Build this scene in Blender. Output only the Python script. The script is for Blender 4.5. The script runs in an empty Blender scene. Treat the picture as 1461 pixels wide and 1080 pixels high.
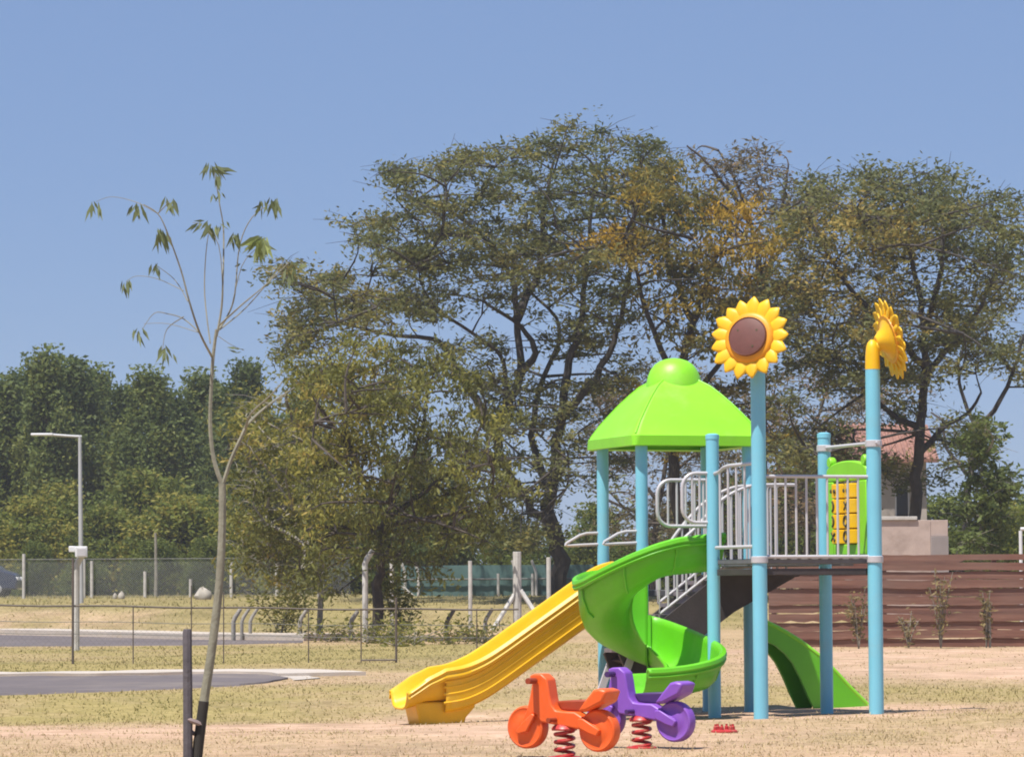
import bpy, math, random
import numpy as np
from mathutils import Vector, Matrix
random.seed(11)
R = math.radians
C = bpy.context.scene.collection
S = bpy.context.scene

# ------------------------------------------------------------------ camera
FPX = 4950.0
CAMZ = 1.15
PITCH = math.atan(295 / FPX)
ROLL = R(-0.32)
cam_d = bpy.data.cameras.new('camera')
cam = bpy.data.objects.new('camera', cam_d)
C.objects.link(cam)
cam_d.sensor_width = 36
cam_d.lens = 36 * FPX / 1461
cam_d.clip_start = 0.5
cam_d.clip_end = 6000
MROT = Matrix.Rotation(math.pi / 2 + PITCH, 3, 'X') @ Matrix.Rotation(ROLL, 3, 'Z')
cam.matrix_world = Matrix.Translation((0, 0, CAMZ)) @ MROT.to_4x4()
S.camera = cam

def W(px, py, Y):
    d = MROT @ Vector(((px - 730.5) / FPX, (540 - py) / FPX, -1))
    return Vector((0, 0, CAMZ)) + d * (Y / d.y)

# ------------------------------------------------------------------ materials
def new_mat(name):
    m = bpy.data.materials.new(name)
    m.use_nodes = True
    nt = m.node_tree
    return m, nt, nt.nodes['Principled BSDF']

def N(nt, typ, **kw):
    n = nt.nodes.new(typ)
    for k, v in kw.items():
        if k in n.inputs:
            n.inputs[k].default_value = v
        else:
            setattr(n, k, v)
    return n

def ramp(nt, src, stops):
    r = N(nt, 'ShaderNodeValToRGB')
    e = r.color_ramp.elements
    while len(e) < len(stops):
        e.new(0.5)
    for q, (p, c) in zip(e, stops):
        q.position = p
        q.color = (*c, 1)
    nt.links.new(src, r.inputs[0])
    return r.outputs[0]

def mixc(nt, fac, a, b):
    m = N(nt, 'ShaderNodeMix', data_type='RGBA')
    for sock, v in ((m.inputs[0], fac), (m.inputs[6], a), (m.inputs[7], b)):
        if hasattr(v, 'is_linked'):
            nt.links.new(v, sock)
        elif isinstance(v, tuple):
            sock.default_value = (*v, 1)
        else:
            sock.default_value = v
    return m.outputs[2]

def mathn(nt, op, a, b=0.0, clamp=False):
    m = N(nt, 'ShaderNodeMath', operation=op)
    m.use_clamp = clamp
    for s, v in ((m.inputs[0], a), (m.inputs[1], b)):
        if hasattr(v, 'is_linked'):
            nt.links.new(v, s)
        else:
            s.default_value = v
    return m.outputs[0]

def noise(nt, scale, detail=4.0, rough=0.55, vec=None):
    n = N(nt, 'ShaderNodeTexNoise')
    n.inputs['Scale'].default_value = scale
    n.inputs['Detail'].default_value = detail
    n.inputs['Roughness'].default_value = rough
    if vec is None:
        g = N(nt, 'ShaderNodeNewGeometry')
        vec = g.outputs['Position']
    nt.links.new(vec, n.inputs['Vector'])
    return n.outputs['Fac']

def surf(name, col, rough=0.5, var=0.15, scale=6.0, col2=None, metal=0.0, bump=0.0, bscale=40.0, coat=0.0, dirt=None):
    """painted / plastic / wood surface: two tones of its own colour broken by noise, faint bump"""
    m, nt, p = new_mat(name)
    if col2 is None:
        col2 = tuple(c * (1 - var) for c in col)
    f = noise(nt, scale, 5, 0.6)
    c = ramp(nt, f, [(0.3, col2), (0.7, col)])
    if dirt:
        f2 = noise(nt, scale * 0.6, 8, 0.75)
        f3 = ramp(nt, f2, [(0.52, (0, 0, 0)), (0.72, (dirt[1],) * 3)])
        c = mixc(nt, f3, c, dirt[0])
    nt.links.new(c, p.inputs['Base Color'])
    p.inputs['Roughness'].default_value = rough
    p.inputs['Metallic'].default_value = metal
    p.inputs['Coat Weight'].default_value = coat
    if bump:
        b = N(nt, 'ShaderNodeBump')
        b.inputs['Strength'].default_value = bump
        b.inputs['Distance'].default_value = 0.01
        nt.links.new(noise(nt, bscale, 4), b.inputs['Height'])
        nt.links.new(b.outputs[0], p.inputs['Normal'])
    return m

DUST = (0.42, 0.33, 0.22)
M = {}
M['post'] = surf('blue_paint', (0.20, 0.55, 0.70), 0.38, 0.08, 3, dirt=(DUST, 0.18))
M['roof'] = surf('lime_plastic', (0.25, 0.68, 0.02), 0.45, 0.12, 3, bump=0.08, dirt=((0.38, 0.62, 0.14), 0.35))
M['green'] = surf('green_plastic', (0.13, 0.52, 0.012), 0.42, 0.16, 3, bump=0.08, dirt=((0.30, 0.50, 0.16), 0.35))
M['yellow'] = surf('yellow_plastic', (0.88, 0.50, 0.003), 0.42, 0.18, 4, bump=0.08, dirt=((0.80, 0.56, 0.14), 0.4))
M['orange'] = surf('orange_plastic', (0.80, 0.115, 0.014), 0.45, 0.10, 9, bump=0.05, dirt=(DUST, 0.15))
M['purple'] = surf('purple_plastic', (0.23, 0.08, 0.47), 0.45, 0.10, 9, bump=0.05, dirt=(DUST, 0.12))
M['orange_shaded'] = surf('shaded_orange_plastic', (0.30, 0.045, 0.012), 0.5, 0.15, 9)  # orange with the seat's shadow put into the colour; bar and footrest share it
M['purple_shaded'] = surf('shaded_purple_plastic', (0.06, 0.02, 0.12), 0.5, 0.15, 9)  # purple darkened the same way, shade held in the colour
M['rail'] = surf('pale_grey_tube', (0.55, 0.53, 0.55), 0.35, 0.10, 6, metal=0.1)
M['deck'] = surf('grey_deck', (0.15, 0.15, 0.165), 0.6, 0.25, 8, bump=0.2)
M['stair'] = surf('dark_stair_coat', (0.062, 0.05, 0.05), 0.6, 0.35, 5, bump=0.3)
M['tread'] = surf('worn_tread', (0.24, 0.21, 0.23), 0.6, 0.35, 9, bump=0.3)
M['petal'] = surf('sunflower_yellow', (0.86, 0.50, 0.01), 0.45, 0.15, 9)
M['petal_base'] = surf('sunflower_amber', (0.80, 0.33, 0.006), 0.45, 0.15, 9)
M['disc'] = surf('sunflower_brown', (0.16, 0.062, 0.05), 0.5, 0.2, 12)
M['spring'] = surf('red_spring', (0.50, 0.035, 0.035), 0.4, 0.25, 20, dirt=(DUST, 0.5))
M['concrete'] = surf('concrete', (0.58, 0.55, 0.51), 0.85, 0.3, 5, bump=0.3, dirt=((0.28, 0.25, 0.21), 0.5))
M['concrete_old'] = surf('old_concrete', (0.36, 0.33, 0.29), 0.9, 0.35, 5, bump=0.3, dirt=((0.2, 0.17, 0.13), 0.6))
M['kerb'] = surf('kerb_concrete', (0.50, 0.44, 0.385), 0.9, 0.2, 1.2, bump=0.3, dirt=(DUST, 0.6))
M['asphalt'] = surf('asphalt', (0.135, 0.112, 0.112), 0.9, 0.25, 0.5, bump=0.3, dirt=((0.30, 0.245, 0.20), 0.55))
M['rust'] = surf('rusty_iron', (0.14, 0.11, 0.09), 0.7, 0.4, 9)
M['wire'] = surf('galvanised_wire', (0.13, 0.13, 0.12), 0.6, 0.3, 9)
M['lamp'] = surf('galvanised_pole', (0.50, 0.50, 0.50), 0.45, 0.12, 3, metal=0.15)
M['white'] = surf('white_paint', (0.72, 0.72, 0.74), 0.5, 0.08, 4)
M['stake'] = surf('weathered_stake', (0.115, 0.10, 0.11), 0.8, 0.35, 14, bump=0.4)
M['bark'] = surf('grey_bark', (0.085, 0.066, 0.052), 0.9, 0.5, 5, bump=0.6, bscale=18)
M['bark_dark'] = surf('dark_bark', (0.062, 0.052, 0.046), 0.9, 0.5, 5, bump=0.6, bscale=18)
M['bark_pale'] = surf('pale_bark', (0.30, 0.27, 0.22), 0.85, 0.4, 9, bump=0.4)
M['sapling_bark'] = surf('sapling_bark', (0.30, 0.285, 0.215), 0.85, 0.4, 7, bump=0.4, dirt=((0.14, 0.12, 0.085), 0.6))
M['tie'] = surf('rubber_tie', (0.33, 0.25, 0.24), 0.8, 0.2, 9)
def board_mat():
    m, nt, p = new_mat('red_brown_boards')
    gg = N(nt, 'ShaderNodeNewGeometry')
    mp = N(nt, 'ShaderNodeMapping')
    mp.inputs['Scale'].default_value = (0.55, 1, 9)
    nt.links.new(gg.outputs['Position'], mp.inputs[0])
    f = noise(nt, 1.0, 8, 0.7, mp.outputs[0])
    c = ramp(nt, f, [(0.28, (0.085, 0.034, 0.026)), (0.45, (0.16, 0.068, 0.047)), (0.6, (0.225, 0.105, 0.072)), (0.74, (0.36, 0.20, 0.145))])
    f2 = noise(nt, 0.6, 3, 0.5)
    c = mixc(nt, ramp(nt, f2, [(0.45, (0, 0, 0)), (0.65, (.45, .45, .45))]), c, (0.20, 0.135, 0.105))
    nt.links.new(c, p.inputs['Base Color'])
    p.inputs['Roughness'].default_value = 0.8
    b = N(nt, 'ShaderNodeBump'); b.inputs['Strength'].default_value = 0.5; b.inputs['Distance'].default_value = 0.01
    nt.links.new(f, b.inputs['Height']); nt.links.new(b.outputs[0], p.inputs['Normal'])
    return m
M['fence_wood'] = board_mat()
M['wall_pink'] = surf('pink_plaster', (0.50, 0.39, 0.34), 0.9, 0.2, 1.2, dirt=((0.22, 0.16, 0.13), 0.7))
M['wall_grey'] = surf('grey_plaster', (0.30, 0.26, 0.25), 0.9, 0.3, 1.2)
M['wall_house'] = surf('cream_plaster', (0.46, 0.40, 0.36), 0.9, 0.25, 1.4, dirt=((0.16, 0.13, 0.11), 0.7))
M['tile'] = surf('roof_tile', (0.33, 0.165, 0.125), 0.8, 0.4, 3, bump=0.5)
M['dark_glass'] = surf('dark_window', (0.02, 0.02, 0.022), 0.15, 0.2, 2)
M['screen'] = surf('teal_windscreen', (0.11, 0.20, 0.19), 0.85, 0.45, 0.9)
M['car'] = surf('navy_car_paint', (0.022, 0.03, 0.07), 0.3, 0.1, 2, coat=0.5)
M['rubber'] = surf('dark_rubber', (0.035, 0.03, 0.025), 0.8, 0.3, 9, dirt=((0.12, 0.10, 0.07), 0.4))
M['stone'] = surf('pale_stone', (0.45, 0.41, 0.35), 0.9, 0.3, 4, bump=0.5)

def leaf_mat(name, stops, trans=0.45):
    m, nt, p = new_mat(name)
    a = N(nt, 'ShaderNodeAttribute', attribute_name='tint')
    c = ramp(nt, a.outputs['Fac'], stops)
    nt.links.new(c, p.inputs['Base Color'])
    p.inputs['Roughness'].default_value = 0.6
    p.inputs['Specular IOR Level'].default_value = 0.25
    t = N(nt, 'ShaderNodeBsdfTranslucent')
    nt.links.new(c, t.inputs['Color'])
    mx = N(nt, 'ShaderNodeMixShader')
    mx.inputs[0].default_value = trans
    nt.links.new(p.outputs[0], mx.inputs[1])
    nt.links.new(t.outputs[0], mx.inputs[2])
    nt.links.new(mx.outputs[0], nt.nodes['Material Output'].inputs['Surface'])
    return m

M['leaf_acacia'] = leaf_mat('acacia_leaves', [(0, (0.09, 0.108, 0.045)), (0.45, (0.17, 0.178, 0.064)), (0.8, (0.285, 0.24, 0.07)), (1, (0.38, 0.28, 0.07))])
M['leaf_autumn'] = leaf_mat('autumn_leaves', [(0, (0.095, 0.105, 0.036)), (0.4, (0.18, 0.165, 0.045)), (0.72, (0.31, 0.22, 0.035)), (1, (0.46, 0.28, 0.03))])
M['leaf_brown'] = leaf_mat('thin_brown_leaves', [(0, (0.095, 0.095, 0.05)), (0.5, (0.185, 0.15, 0.075)), (1, (0.29, 0.185, 0.105))])
M['leaf_olive'] = leaf_mat('olive_leaves', [(0, (0.085, 0.09, 0.03)), (0.5, (0.19, 0.195, 0.046)), (0.85, (0.31, 0.275, 0.055)), (1, (0.40, 0.30, 0.08))])
M['leaf_wood'] = leaf_mat('wood_leaves', [(0, (0.075, 0.105, 0.038)), (0.55, (0.15, 0.19, 0.05)), (1, (0.25, 0.255, 0.06))])
M['leaf_shrub'] = leaf_mat('shrub_leaves', [(0, (0.075, 0.105, 0.028)), (0.6, (0.17, 0.20, 0.036)), (1, (0.30, 0.26, 0.05))])
M['leaf_light'] = leaf_mat('light_leaves', [(0, (0.072, 0.102, 0.024)), (0.6, (0.156, 0.198, 0.054)), (1, (0.264, 0.288, 0.12))])
M['leaf_sapling'] = leaf_mat('sapling_leaves', [(0, (0.115, 0.14, 0.075)), (0.6, (0.20, 0.235, 0.11)), (1, (0.30, 0.36, 0.12))], 0.45)
M['leaf_dry'] = leaf_mat('dry_plant_leaves', [(0, (0.16, 0.13, 0.065)), (0.6, (0.26, 0.205, 0.10)), (1, (0.34, 0.27, 0.10))])
M['grass'] = leaf_mat('dry_grass_blades', [(0, (0.27, 0.245, 0.085)), (0.4, (0.45, 0.365, 0.165)), (1, (0.64, 0.50, 0.31))], 0.4)

# ------------------------------------------------------------------ ground height
def sm(a, b, x):
    t = np.clip((x - a) / (b - a), 0, 1)
    return t * t * (3 - 2 * t)

def wob(x, y):
    return (np.sin(x * 0.9 + 1.3) * np.sin(y * 0.7 + 0.4) + 0.6 * np.sin(x * 2.1 - y * 1.3) + 0.5 * np.sin(x * 0.37 + y * 0.51 + 2)
            + 0.4 * np.sin(3.7 * x + 2.9 * y) + 0.3 * np.sin(5.3 * x - 4.1 * y + 1)) / 2.0

def gz(x, y):
    x = np.asarray(x, float); y = np.asarray(y, float)
    w = sm(27, 29.5, y) * (1 - sm(33.5, 37.5, y))
    z = w * (0.025 * np.clip(x - 2.15, -3.4, 4) - 0.022 * (np.clip(y, 29, 36) - 30))
    bank = 0.62 * sm(88, 95.5, y + 0.9 * wob(x * 0.25, y * 0.1)) + 0.2 * sm(95, 108, y)
    z = z + bank + 0.05 * wob(x * 0.8, y * 0.8) * sm(88, 92, y) * (1 - sm(98, 114, y))
    z = z + 0.012 * wob(x * 1.3, y * 1.3) * (1 - sm(60, 80, y))
    return z

def g(x, y):
    return float(gz(x, y))

def GP(px, Y):
    """ground point seen in column px at depth Y"""
    p = W(px, 900, Y)
    return Vector((p.x, Y, g(p.x, Y)))

# ------------------------------------------------------------------ mesh helpers
class MB:
    def __init__(self):
        self.v = []; self.f = []
    def add(self, vs, fs):
        o = len(self.v)
        self.v += [tuple(p) for p in vs]
        self.f += [tuple(i + o for i in q) for q in fs]
        return self
    def box(self, c, ax, ay, az):
        """box with centre c and half-extent vectors"""
        c, ax, ay, az = map(Vector, (c, ax, ay, az))
        vs = [c + sx * ax + sy * ay + sz * az for sz in (-1, 1) for sy in (-1, 1) for sx in (-1, 1)]
        return self.add(vs, [(0, 2, 3, 1), (4, 5, 7, 6), (0, 1, 5, 4), (1, 3, 7, 5), (3, 2, 6, 7), (2, 0, 4, 6)])
    def tube(self, pts, r, n=10, cap=True):
        pts = [Vector(p) for p in pts]
        rs = r if isinstance(r, (list, tuple)) else [r] * len(pts)
        k = len(pts)
        tang = []
        for i in range(k):
            t = pts[min(i + 1, k - 1)] - pts[max(i - 1, 0)]
            tang.append(t.normalized() if t.length > 1e-9 else Vector((0, 0, 1)))
        up = Vector((0, 0, 1)) if abs(tang[0].z) < 0.9 else Vector((1, 0, 0))
        nx = tang[0].cross(up).normalized()
        vs = []
        for i in range(k):
            nx = (nx - tang[i] * nx.dot(tang[i]))
            nx = nx.normalized() if nx.length > 1e-6 else tang[i].orthogonal().normalized()
            ny = tang[i].cross(nx)
            for a in range(n):
                q = 2 * math.pi * a / n
                vs.append(pts[i] + (nx * math.cos(q) + ny * math.sin(q)) * rs[i])
        fs = [(i * n + a, i * n + (a + 1) % n, (i + 1) * n + (a + 1) % n, (i + 1) * n + a) for i in range(k - 1) for a in range(n)]
        if cap:
            fs.append(tuple(range(n - 1, -1, -1)))
            fs.append(tuple((k - 1) * n + a for a in range(n)))
        return self.add(vs, fs)
    def grid(self, rows, close=False):
        """rows of equal length"""
        k = len(rows); n = len(rows[0])
        vs = [p for r in rows for p in r]
        fs = []
        for i in range(k - 1):
            for a in range(n if close else n - 1):
                b = (a + 1) % n
                fs.append((i * n + a, i * n + b, (i + 1) * n + b, (i + 1) * n + a))
        return self.add(vs, fs)
    def lathe(self, c, axis, prof, n=20):
        """prof: (radius, height along axis)"""
        c = Vector(c); axis = Vector(axis).normalized()
        x = axis.orthogonal().normalized(); y = axis.cross(x)
        rows = [[c + axis * h + (x * math.cos(2 * math.pi * a / n) + y * math.sin(2 * math.pi * a / n)) * max(r, 1e-4) for a in range(n)] for r, h in prof]
        self.grid(rows, True)
        o = len(self.v) - len(prof) * n
        self.f.append(tuple(o + a for a in range(n - 1, -1, -1)))
        self.f.append(tuple(o + (len(prof) - 1) * n + a for a in range(n)))
        return self
    def prism(self, poly, org, ex, ey, t):
        """polygon (x,y) in plane ex,ey, thickness vector t centred"""
        org, ex, ey, t = map(Vector, (org, ex, ey, t))
        n = len(poly)
        a = [org + ex * x + ey * y - t * 0.5 for x, y in poly]
        b = [p + t for p in a]
        return self.add(a + b, [tuple(range(n)), tuple(range(2 * n - 1, n - 1, -1))] + [(i + n, (i + 1) % n + n, (i + 1) % n, i) for i in range(n)])
    def build(self, name, mat, parent=None, smooth=40, bevel=0, solid=0, subsurf=0):
        me = bpy.data.meshes.new(name)
        root = parent
        off = Vector((0, 0, 0))
        while root is not None:
            off += root.location
            root = root.parent
        me.from_pydata([tuple(Vector(p) - off) for p in self.v], [], self.f)
        me.validate()
        import bmesh
        bm = bmesh.new(); bm.from_mesh(me)
        bmesh.ops.recalc_face_normals(bm, faces=bm.faces)
        bm.to_mesh(me); bm.free()
        if smooth:
            me.shade_smooth()
            me.set_sharp_from_angle(angle=R(smooth))
        me.materials.append(mat)
        o = bpy.data.objects.new(name, me)
        C.objects.link(o)
        o.parent = parent
        if solid:
            md = o.modifiers.new('solid', 'SOLIDIFY'); md.thickness = solid; md.offset = 0
        if bevel:
            md = o.modifiers.new('bevel', 'BEVEL'); md.width = bevel; md.segments = 2; md.limit_method = 'ANGLE'; md.angle_limit = R(35)
        if subsurf:
            md = o.modifiers.new('sub', 'SUBSURF'); md.levels = subsurf; md.render_levels = subsurf
        return o

def tag(o, label, cat, group=None):
    o['label'] = label; o['category'] = cat
    if group: o['group'] = group
    return o

def thing(name, loc, label, cat, group=None):
    o = bpy.data.objects.new(name, None)
    C.objects.link(o)
    o.location = loc
    o.empty_display_size = 0.2
    return tag(o, label, cat, group)

def copy_tree(o, parent=None):
    c = o.copy()
    C.objects.link(c)
    if parent is not None: c.parent = parent
    for ch in list(o.children):
        copy_tree(ch, c)
    return c

def np_mesh(name, verts, nper, mat, parent=None, tint=None):
    """soup of equal polygons (nper corners each)"""
    verts = np.asarray(verts, np.float32).reshape(-1, 3)
    nv = len(verts); nf = nv // nper
    me = bpy.data.meshes.new(name)
    me.vertices.add(nv); me.loops.add(nv); me.polygons.add(nf)
    off = np.zeros(3, np.float32)
    p = parent
    while p is not None:
        off += np.array(p.location, np.float32); p = p.parent
    me.vertices.foreach_set('co', (verts - off).ravel())
    me.loops.foreach_set('vertex_index', np.arange(nv, dtype=np.int32))
    me.polygons.foreach_set('loop_start', np.arange(0, nv, nper, dtype=np.int32))
    me.update(calc_edges=True)
    if tint is not None:
        at = me.attributes.new('tint', 'FLOAT', 'POINT')
        at.data.foreach_set('value', np.repeat(np.clip(tint, 0, 1), nper).astype(np.float32))
    me.materials.append(mat)
    o = bpy.data.objects.new(name, me)
    C.objects.link(o)
    o.parent = parent
    return o

rng = np.random.default_rng(5)

def leaf_quads(cent, L, Wd, droop=0.3, rr=None):
    """one small bent-free leaf quad (diamond-ish) per centre"""
    r_ = rr or rng
    n = len(cent)
    th = r_.uniform(0, 2 * np.pi, n)
    el = r_.normal(-droop, 0.45, n)
    a = np.stack([np.cos(th) * np.cos(el), np.sin(th) * np.cos(el), np.sin(el)], 1)
    q = r_.normal(0, 1, (n, 3))
    b = np.cross(a, q); b /= np.linalg.norm(b, axis=1, keepdims=True) + 1e-9
    s = r_.uniform(0.6, 1.35, n)[:, None]
    a = a * L * s * 0.5; b = b * Wd * s * 0.5
    return np.stack([cent - a, cent + b - a * 0.1, cent + a, cent - b - a * 0.1], 1).reshape(-1, 3)

# ------------------------------------------------------------------ world / light
SUN_EL = R(67)
SUN_AZ = math.atan2(-0.60, -0.80)
w = bpy.data.worlds.new('World')
S.world = w
w.use_nodes = True
nt = w.node_tree
bg = nt.nodes['Background']
sky = N(nt, 'ShaderNodeTexSky')
sky.sky_type = 'NISHITA'
sky.sun_disc = False
sky.sun_elevation = SUN_EL
sky.sun_rotation = SUN_AZ % (2 * math.pi)
sky.altitude = 0
sky.air_density = 1.0
sky.dust_density = 0.0
sky.ozone_density = 5.0
tn = N(nt, 'ShaderNodeMix', data_type='RGBA', blend_type='MULTIPLY')
tn.inputs[0].default_value = 1
tn.inputs[7].default_value = (0.82, 0.82, 1.0, 1)
nt.links.new(sky.outputs[0], tn.inputs[6])
skc = mixc(nt, 0.62, tn.outputs[2], (2.45, 3.75, 6.4))
nt.links.new(skc, bg.inputs[0])
bg.inputs[1].default_value = 0.068
sd = bpy.data.lights.new('sun', 'SUN')
sd.energy = 4.7
sd.angle = R(0.53)
sd.color = (1.0, 0.95, 0.87)
so = bpy.data.objects.new('sun', sd)
C.objects.link(so)
dirv = Vector((math.sin(SUN_AZ) * math.cos(SUN_EL), math.cos(SUN_AZ) * math.cos(SUN_EL), math.sin(SUN_EL)))
so.rotation_euler = dirv.to_track_quat('Z', 'Y').to_euler()
so.location = dirv * 60
S.view_settings.view_transform = 'Standard'
S.view_settings.look = 'None'
S.view_settings.exposure = 0.55
S.view_settings.gamma = 1
S.render.engine = 'CYCLES'
S.cycles.filter_width = 1.9
S.cycles.max_bounces = 6
S.cycles.transparent_max_bounces = 12

# ------------------------------------------------------------------ ground
def soil_mask(x, y):
    n_ = wob(x * 0.55, y * 0.33) + 0.6 * wob(x * 1.7 + 3, y * 0.9)
    s = 0.95 * sm(25.2, 27.5, y) * (1 - sm(32, 35, y)) * (1 - sm(0.4, 2.2, x))
    s = np.maximum(s, 0.95 * sm(39.5, 43, y) * (1 - sm(60, 64, y)) * sm(2.2, 4.0, x))
    s = np.maximum(s, 0.62 * sm(21, 22, y) * (1 - sm(27, 30, y)))
    s = np.maximum(s, 0.30 * (y < 60) * (1 - 0.9 * sm(0.1, 0.5, green_mask(x, y))))
    s = np.maximum(s, 0.75 * sm(28, 30, y) * (1 - sm(34, 36, y)) * sm(-3, -1, x) * (1 - sm(4, 5, x)))
    s = np.maximum(s, 0.62 * sm(86, 88.5, y) * (1 - sm(93.5, 97, y)) * (0.7 + 0.5 * wob(x * 0.3 + 1, y * 0.15)))
    return np.clip(s * (0.85 + 0.55 * n_), 0, 1)

def green_mask(x, y):
    n_ = wob(x * 0.4 + 5, y * 0.25)
    s = 1.1 * sm(46, 48, y) * (1 - sm(66, 72, y)) * (1 - sm(-1, 4, x))
    s = np.maximum(s, 0.85 * sm(32.5, 34.5, y) * (1 - sm(39, 42, y)) * (1 - sm(-2, 0.5, x)))
    s = np.maximum(s, 0.55 * sm(33, 35, y) * (1 - sm(38, 41, y)))
    s = np.maximum(s, 0.8 * sm(86, 92, y))
    s = np.maximum(s, 0.35 * sm(24, 26, y) * (1 - sm(29, 31, y)) * sm(2, 3, x))
    return np.clip(s * (0.8 + 0.6 * n_), 0, 1)

xs = np.concatenate([np.linspace(-260, -60, 12), np.linspace(-56, -14, 43), np.arange(-13.6, 13.6, 0.28), np.linspace(14, 56, 43), np.linspace(60, 260, 12)])
ys = np.concatenate([np.linspace(-80, 18, 15), np.arange(20, 66, 0.3), np.arange(66, 112, 0.5), np.linspace(113, 260, 40), np.linspace(280, 420, 8)])
X, Y = np.meshgrid(xs, ys)
Z = gz(X, Y)
me = bpy.data.meshes.new('ground')
nx, ny = len(xs), len(ys)
idx = np.arange(nx * ny).reshape(ny, nx)
quads = np.stack([idx[:-1, :-1], idx[:-1, 1:], idx[1:, 1:], idx[1:, :-1]], -1).reshape(-1, 4)
me.from_pydata(np.stack([X, Y, Z], -1).reshape(-1, 3).tolist(), [], quads.tolist())
def weed_mask(x, y):
    return np.clip(sm(86.5, 90, y) * (0.78 + 0.35 * wob(x * 0.35 + 4, y * 0.3)) , 0, 1) * (1 - 0.75 * sm(86, 88.5, y) * (1 - sm(93, 96, y)) * sm(0.0, 0.8, wob(x * 0.3 + 1, y * 0.15)))
for nm, fn in (('soil', soil_mask), ('green', green_mask), ('weedy', weed_mask)):
    at = me.attributes.new(nm, 'FLOAT', 'POINT')
    at.data.foreach_set('value', fn(X, Y).ravel().astype(np.float32))
me.shade_smooth()
gm, nt, p = new_mat('dry_lawn')
a1 = N(nt, 'ShaderNodeAttribute', attribute_name='soil').outputs['Fac']
a2 = N(nt, 'ShaderNodeAttribute', attribute_name='green').outputs['Fac']
n1 = noise(nt, 1.4, 6, 0.65); n2 = noise(nt, 7.0, 6, 0.7); n3 = noise(nt, 0.35, 4, 0.6); n4 = noise(nt, 30.0, 3, 0.7)
straw = ramp(nt, n2, [(0.3, (0.30, 0.21, 0.125)), (0.5, (0.40, 0.29, 0.18)), (0.7, (0.49, 0.365, 0.245))])
grn = ramp(nt, n2, [(0.3, (0.205, 0.175, 0.06)), (0.6, (0.32, 0.265, 0.105))])
soil = ramp(nt, n1, [(0.3, (0.36, 0.235, 0.16)), (0.55, (0.52, 0.36, 0.26)), (0.75, (0.62, 0.46, 0.345))])
gf = mathn(nt, 'ADD', a2, mathn(nt, 'MULTIPLY', mathn(nt, 'SUBTRACT', n1, 0.45), 1.6), True)
gf = mathn(nt, 'MULTIPLY', gf, 0.9, True)
c = mixc(nt, gf, straw, grn)
sf = mathn(nt, 'ADD', mathn(nt, 'MULTIPLY', a1, 1.15), mathn(nt, 'MULTIPLY', mathn(nt, 'SUBTRACT', n2, 0.56), 2.2), True)
sf = mathn(nt, 'MULTIPLY', sf, mathn(nt, 'ADD', mathn(nt, 'MULTIPLY', a1, 1.4), 0.1, True), True)
c = mixc(nt, sf, c, soil)
spk = ramp(nt, n4, [(0.30, (0.78, 0.77, 0.74)), (0.5, (1, 1, 1))])
mm = N(nt, 'ShaderNodeMix', data_type='RGBA', blend_type='MULTIPLY'); mm.inputs[0].default_value = 1
a3 = N(nt, 'ShaderNodeAttribute', attribute_name='weedy').outputs['Fac']
wd_c = ramp(nt, n1, [(0.3, (0.17, 0.15, 0.055)), (0.55, (0.255, 0.215, 0.095)), (0.75, (0.33, 0.27, 0.14))])
c = mixc(nt, a3, c, wd_c)
n5 = noise(nt, 2.6, 5, 0.7)
pat = ramp(nt, mathn(nt, 'ADD', mathn(nt, 'MULTIPLY', n3, 0.5), mathn(nt, 'MULTIPLY', n5, 0.5)), [(0.38, (0.78, 0.79, 0.75)), (0.5, (1.0, 0.98, 0.96)), (0.62, (1.10, 1.07, 1.06))])
pm = N(nt, 'ShaderNodeMix', data_type='RGBA', blend_type='MULTIPLY'); pm.inputs[0].default_value = 1
nt.links.new(c, pm.inputs[6]); nt.links.new(pat, pm.inputs[7]); c = pm.outputs[2]
nt.links.new(c, mm.inputs[6]); nt.links.new(spk, mm.inputs[7])
nt.links.new(mm.outputs[2], p.inputs['Base Color'])
p.inputs['Roughness'].default_value = 0.95
p.inputs['Specular IOR Level'].default_value = 0.1
b = N(nt, 'ShaderNodeBump'); b.inputs['Strength'].default_value = 0.7; b.inputs['Distance'].default_value = 0.04
nt.links.new(n2, b.inputs['Height']); nt.links.new(b.outputs[0], p.inputs['Normal'])
me.materials.append(gm)
go = bpy.data.objects.new('ground', me); C.objects.link(go); go['kind'] = 'structure'

# roads -----------------------------------------------------------
def sheet(name, near, far, mat, lift, n=110):
    """near/far edges as (px,py) polylines on level ground"""
    def P(px, py):
        Yd = CAMZ * FPX / (py - 835)
        for _ in range(12):
            q = W(px, py, Yd)
            Yd *= (CAMZ - g(q.x, q.y)) / max(CAMZ - q.z, 1e-3)
        q = W(px, py, Yd)
        return Vector((q.x, q.y, g(q.x, q.y) + lift))
    def samp(e):
        pts = [P(*q) for q in e]
        d = [0]
        for i in range(1, len(pts)): d.append(d[-1] + (pts[i] - pts[i - 1]).length)
        out = []
        for k in range(n + 1):
            s = d[-1] * k / n
            i = max(j for j in range(len(d)) if d[j] <= s + 1e-9); i = min(i, len(pts) - 2)
            t = (s - d[i]) / (d[i + 1] - d[i])
            q = pts[i].lerp(pts[i + 1], t)
            out.append(Vector((q.x, q.y, g(q.x, q.y) + lift)))
        return out
    A_, B_ = samp(near), samp(far)
    mb = MB()
    mb.grid([[a.lerp(b_, t / 30) for t in range(31)] for a, b_ in zip(A_, B_)])
    for i, v in enumerate(mb.v):
        mb.v[i] = (v[0], v[1], g(v[0], v[1]) + (lift if 0 < i % 31 < 30 else -0.03))
    o = mb.build(name, mat)
    o['kind'] = 'structure'
    return o, A_, B_
road_near = [(-160, 1002), (0, 993), (140, 988), (270, 983), (340, 979), (385, 974), (411, 968.5)]
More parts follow.
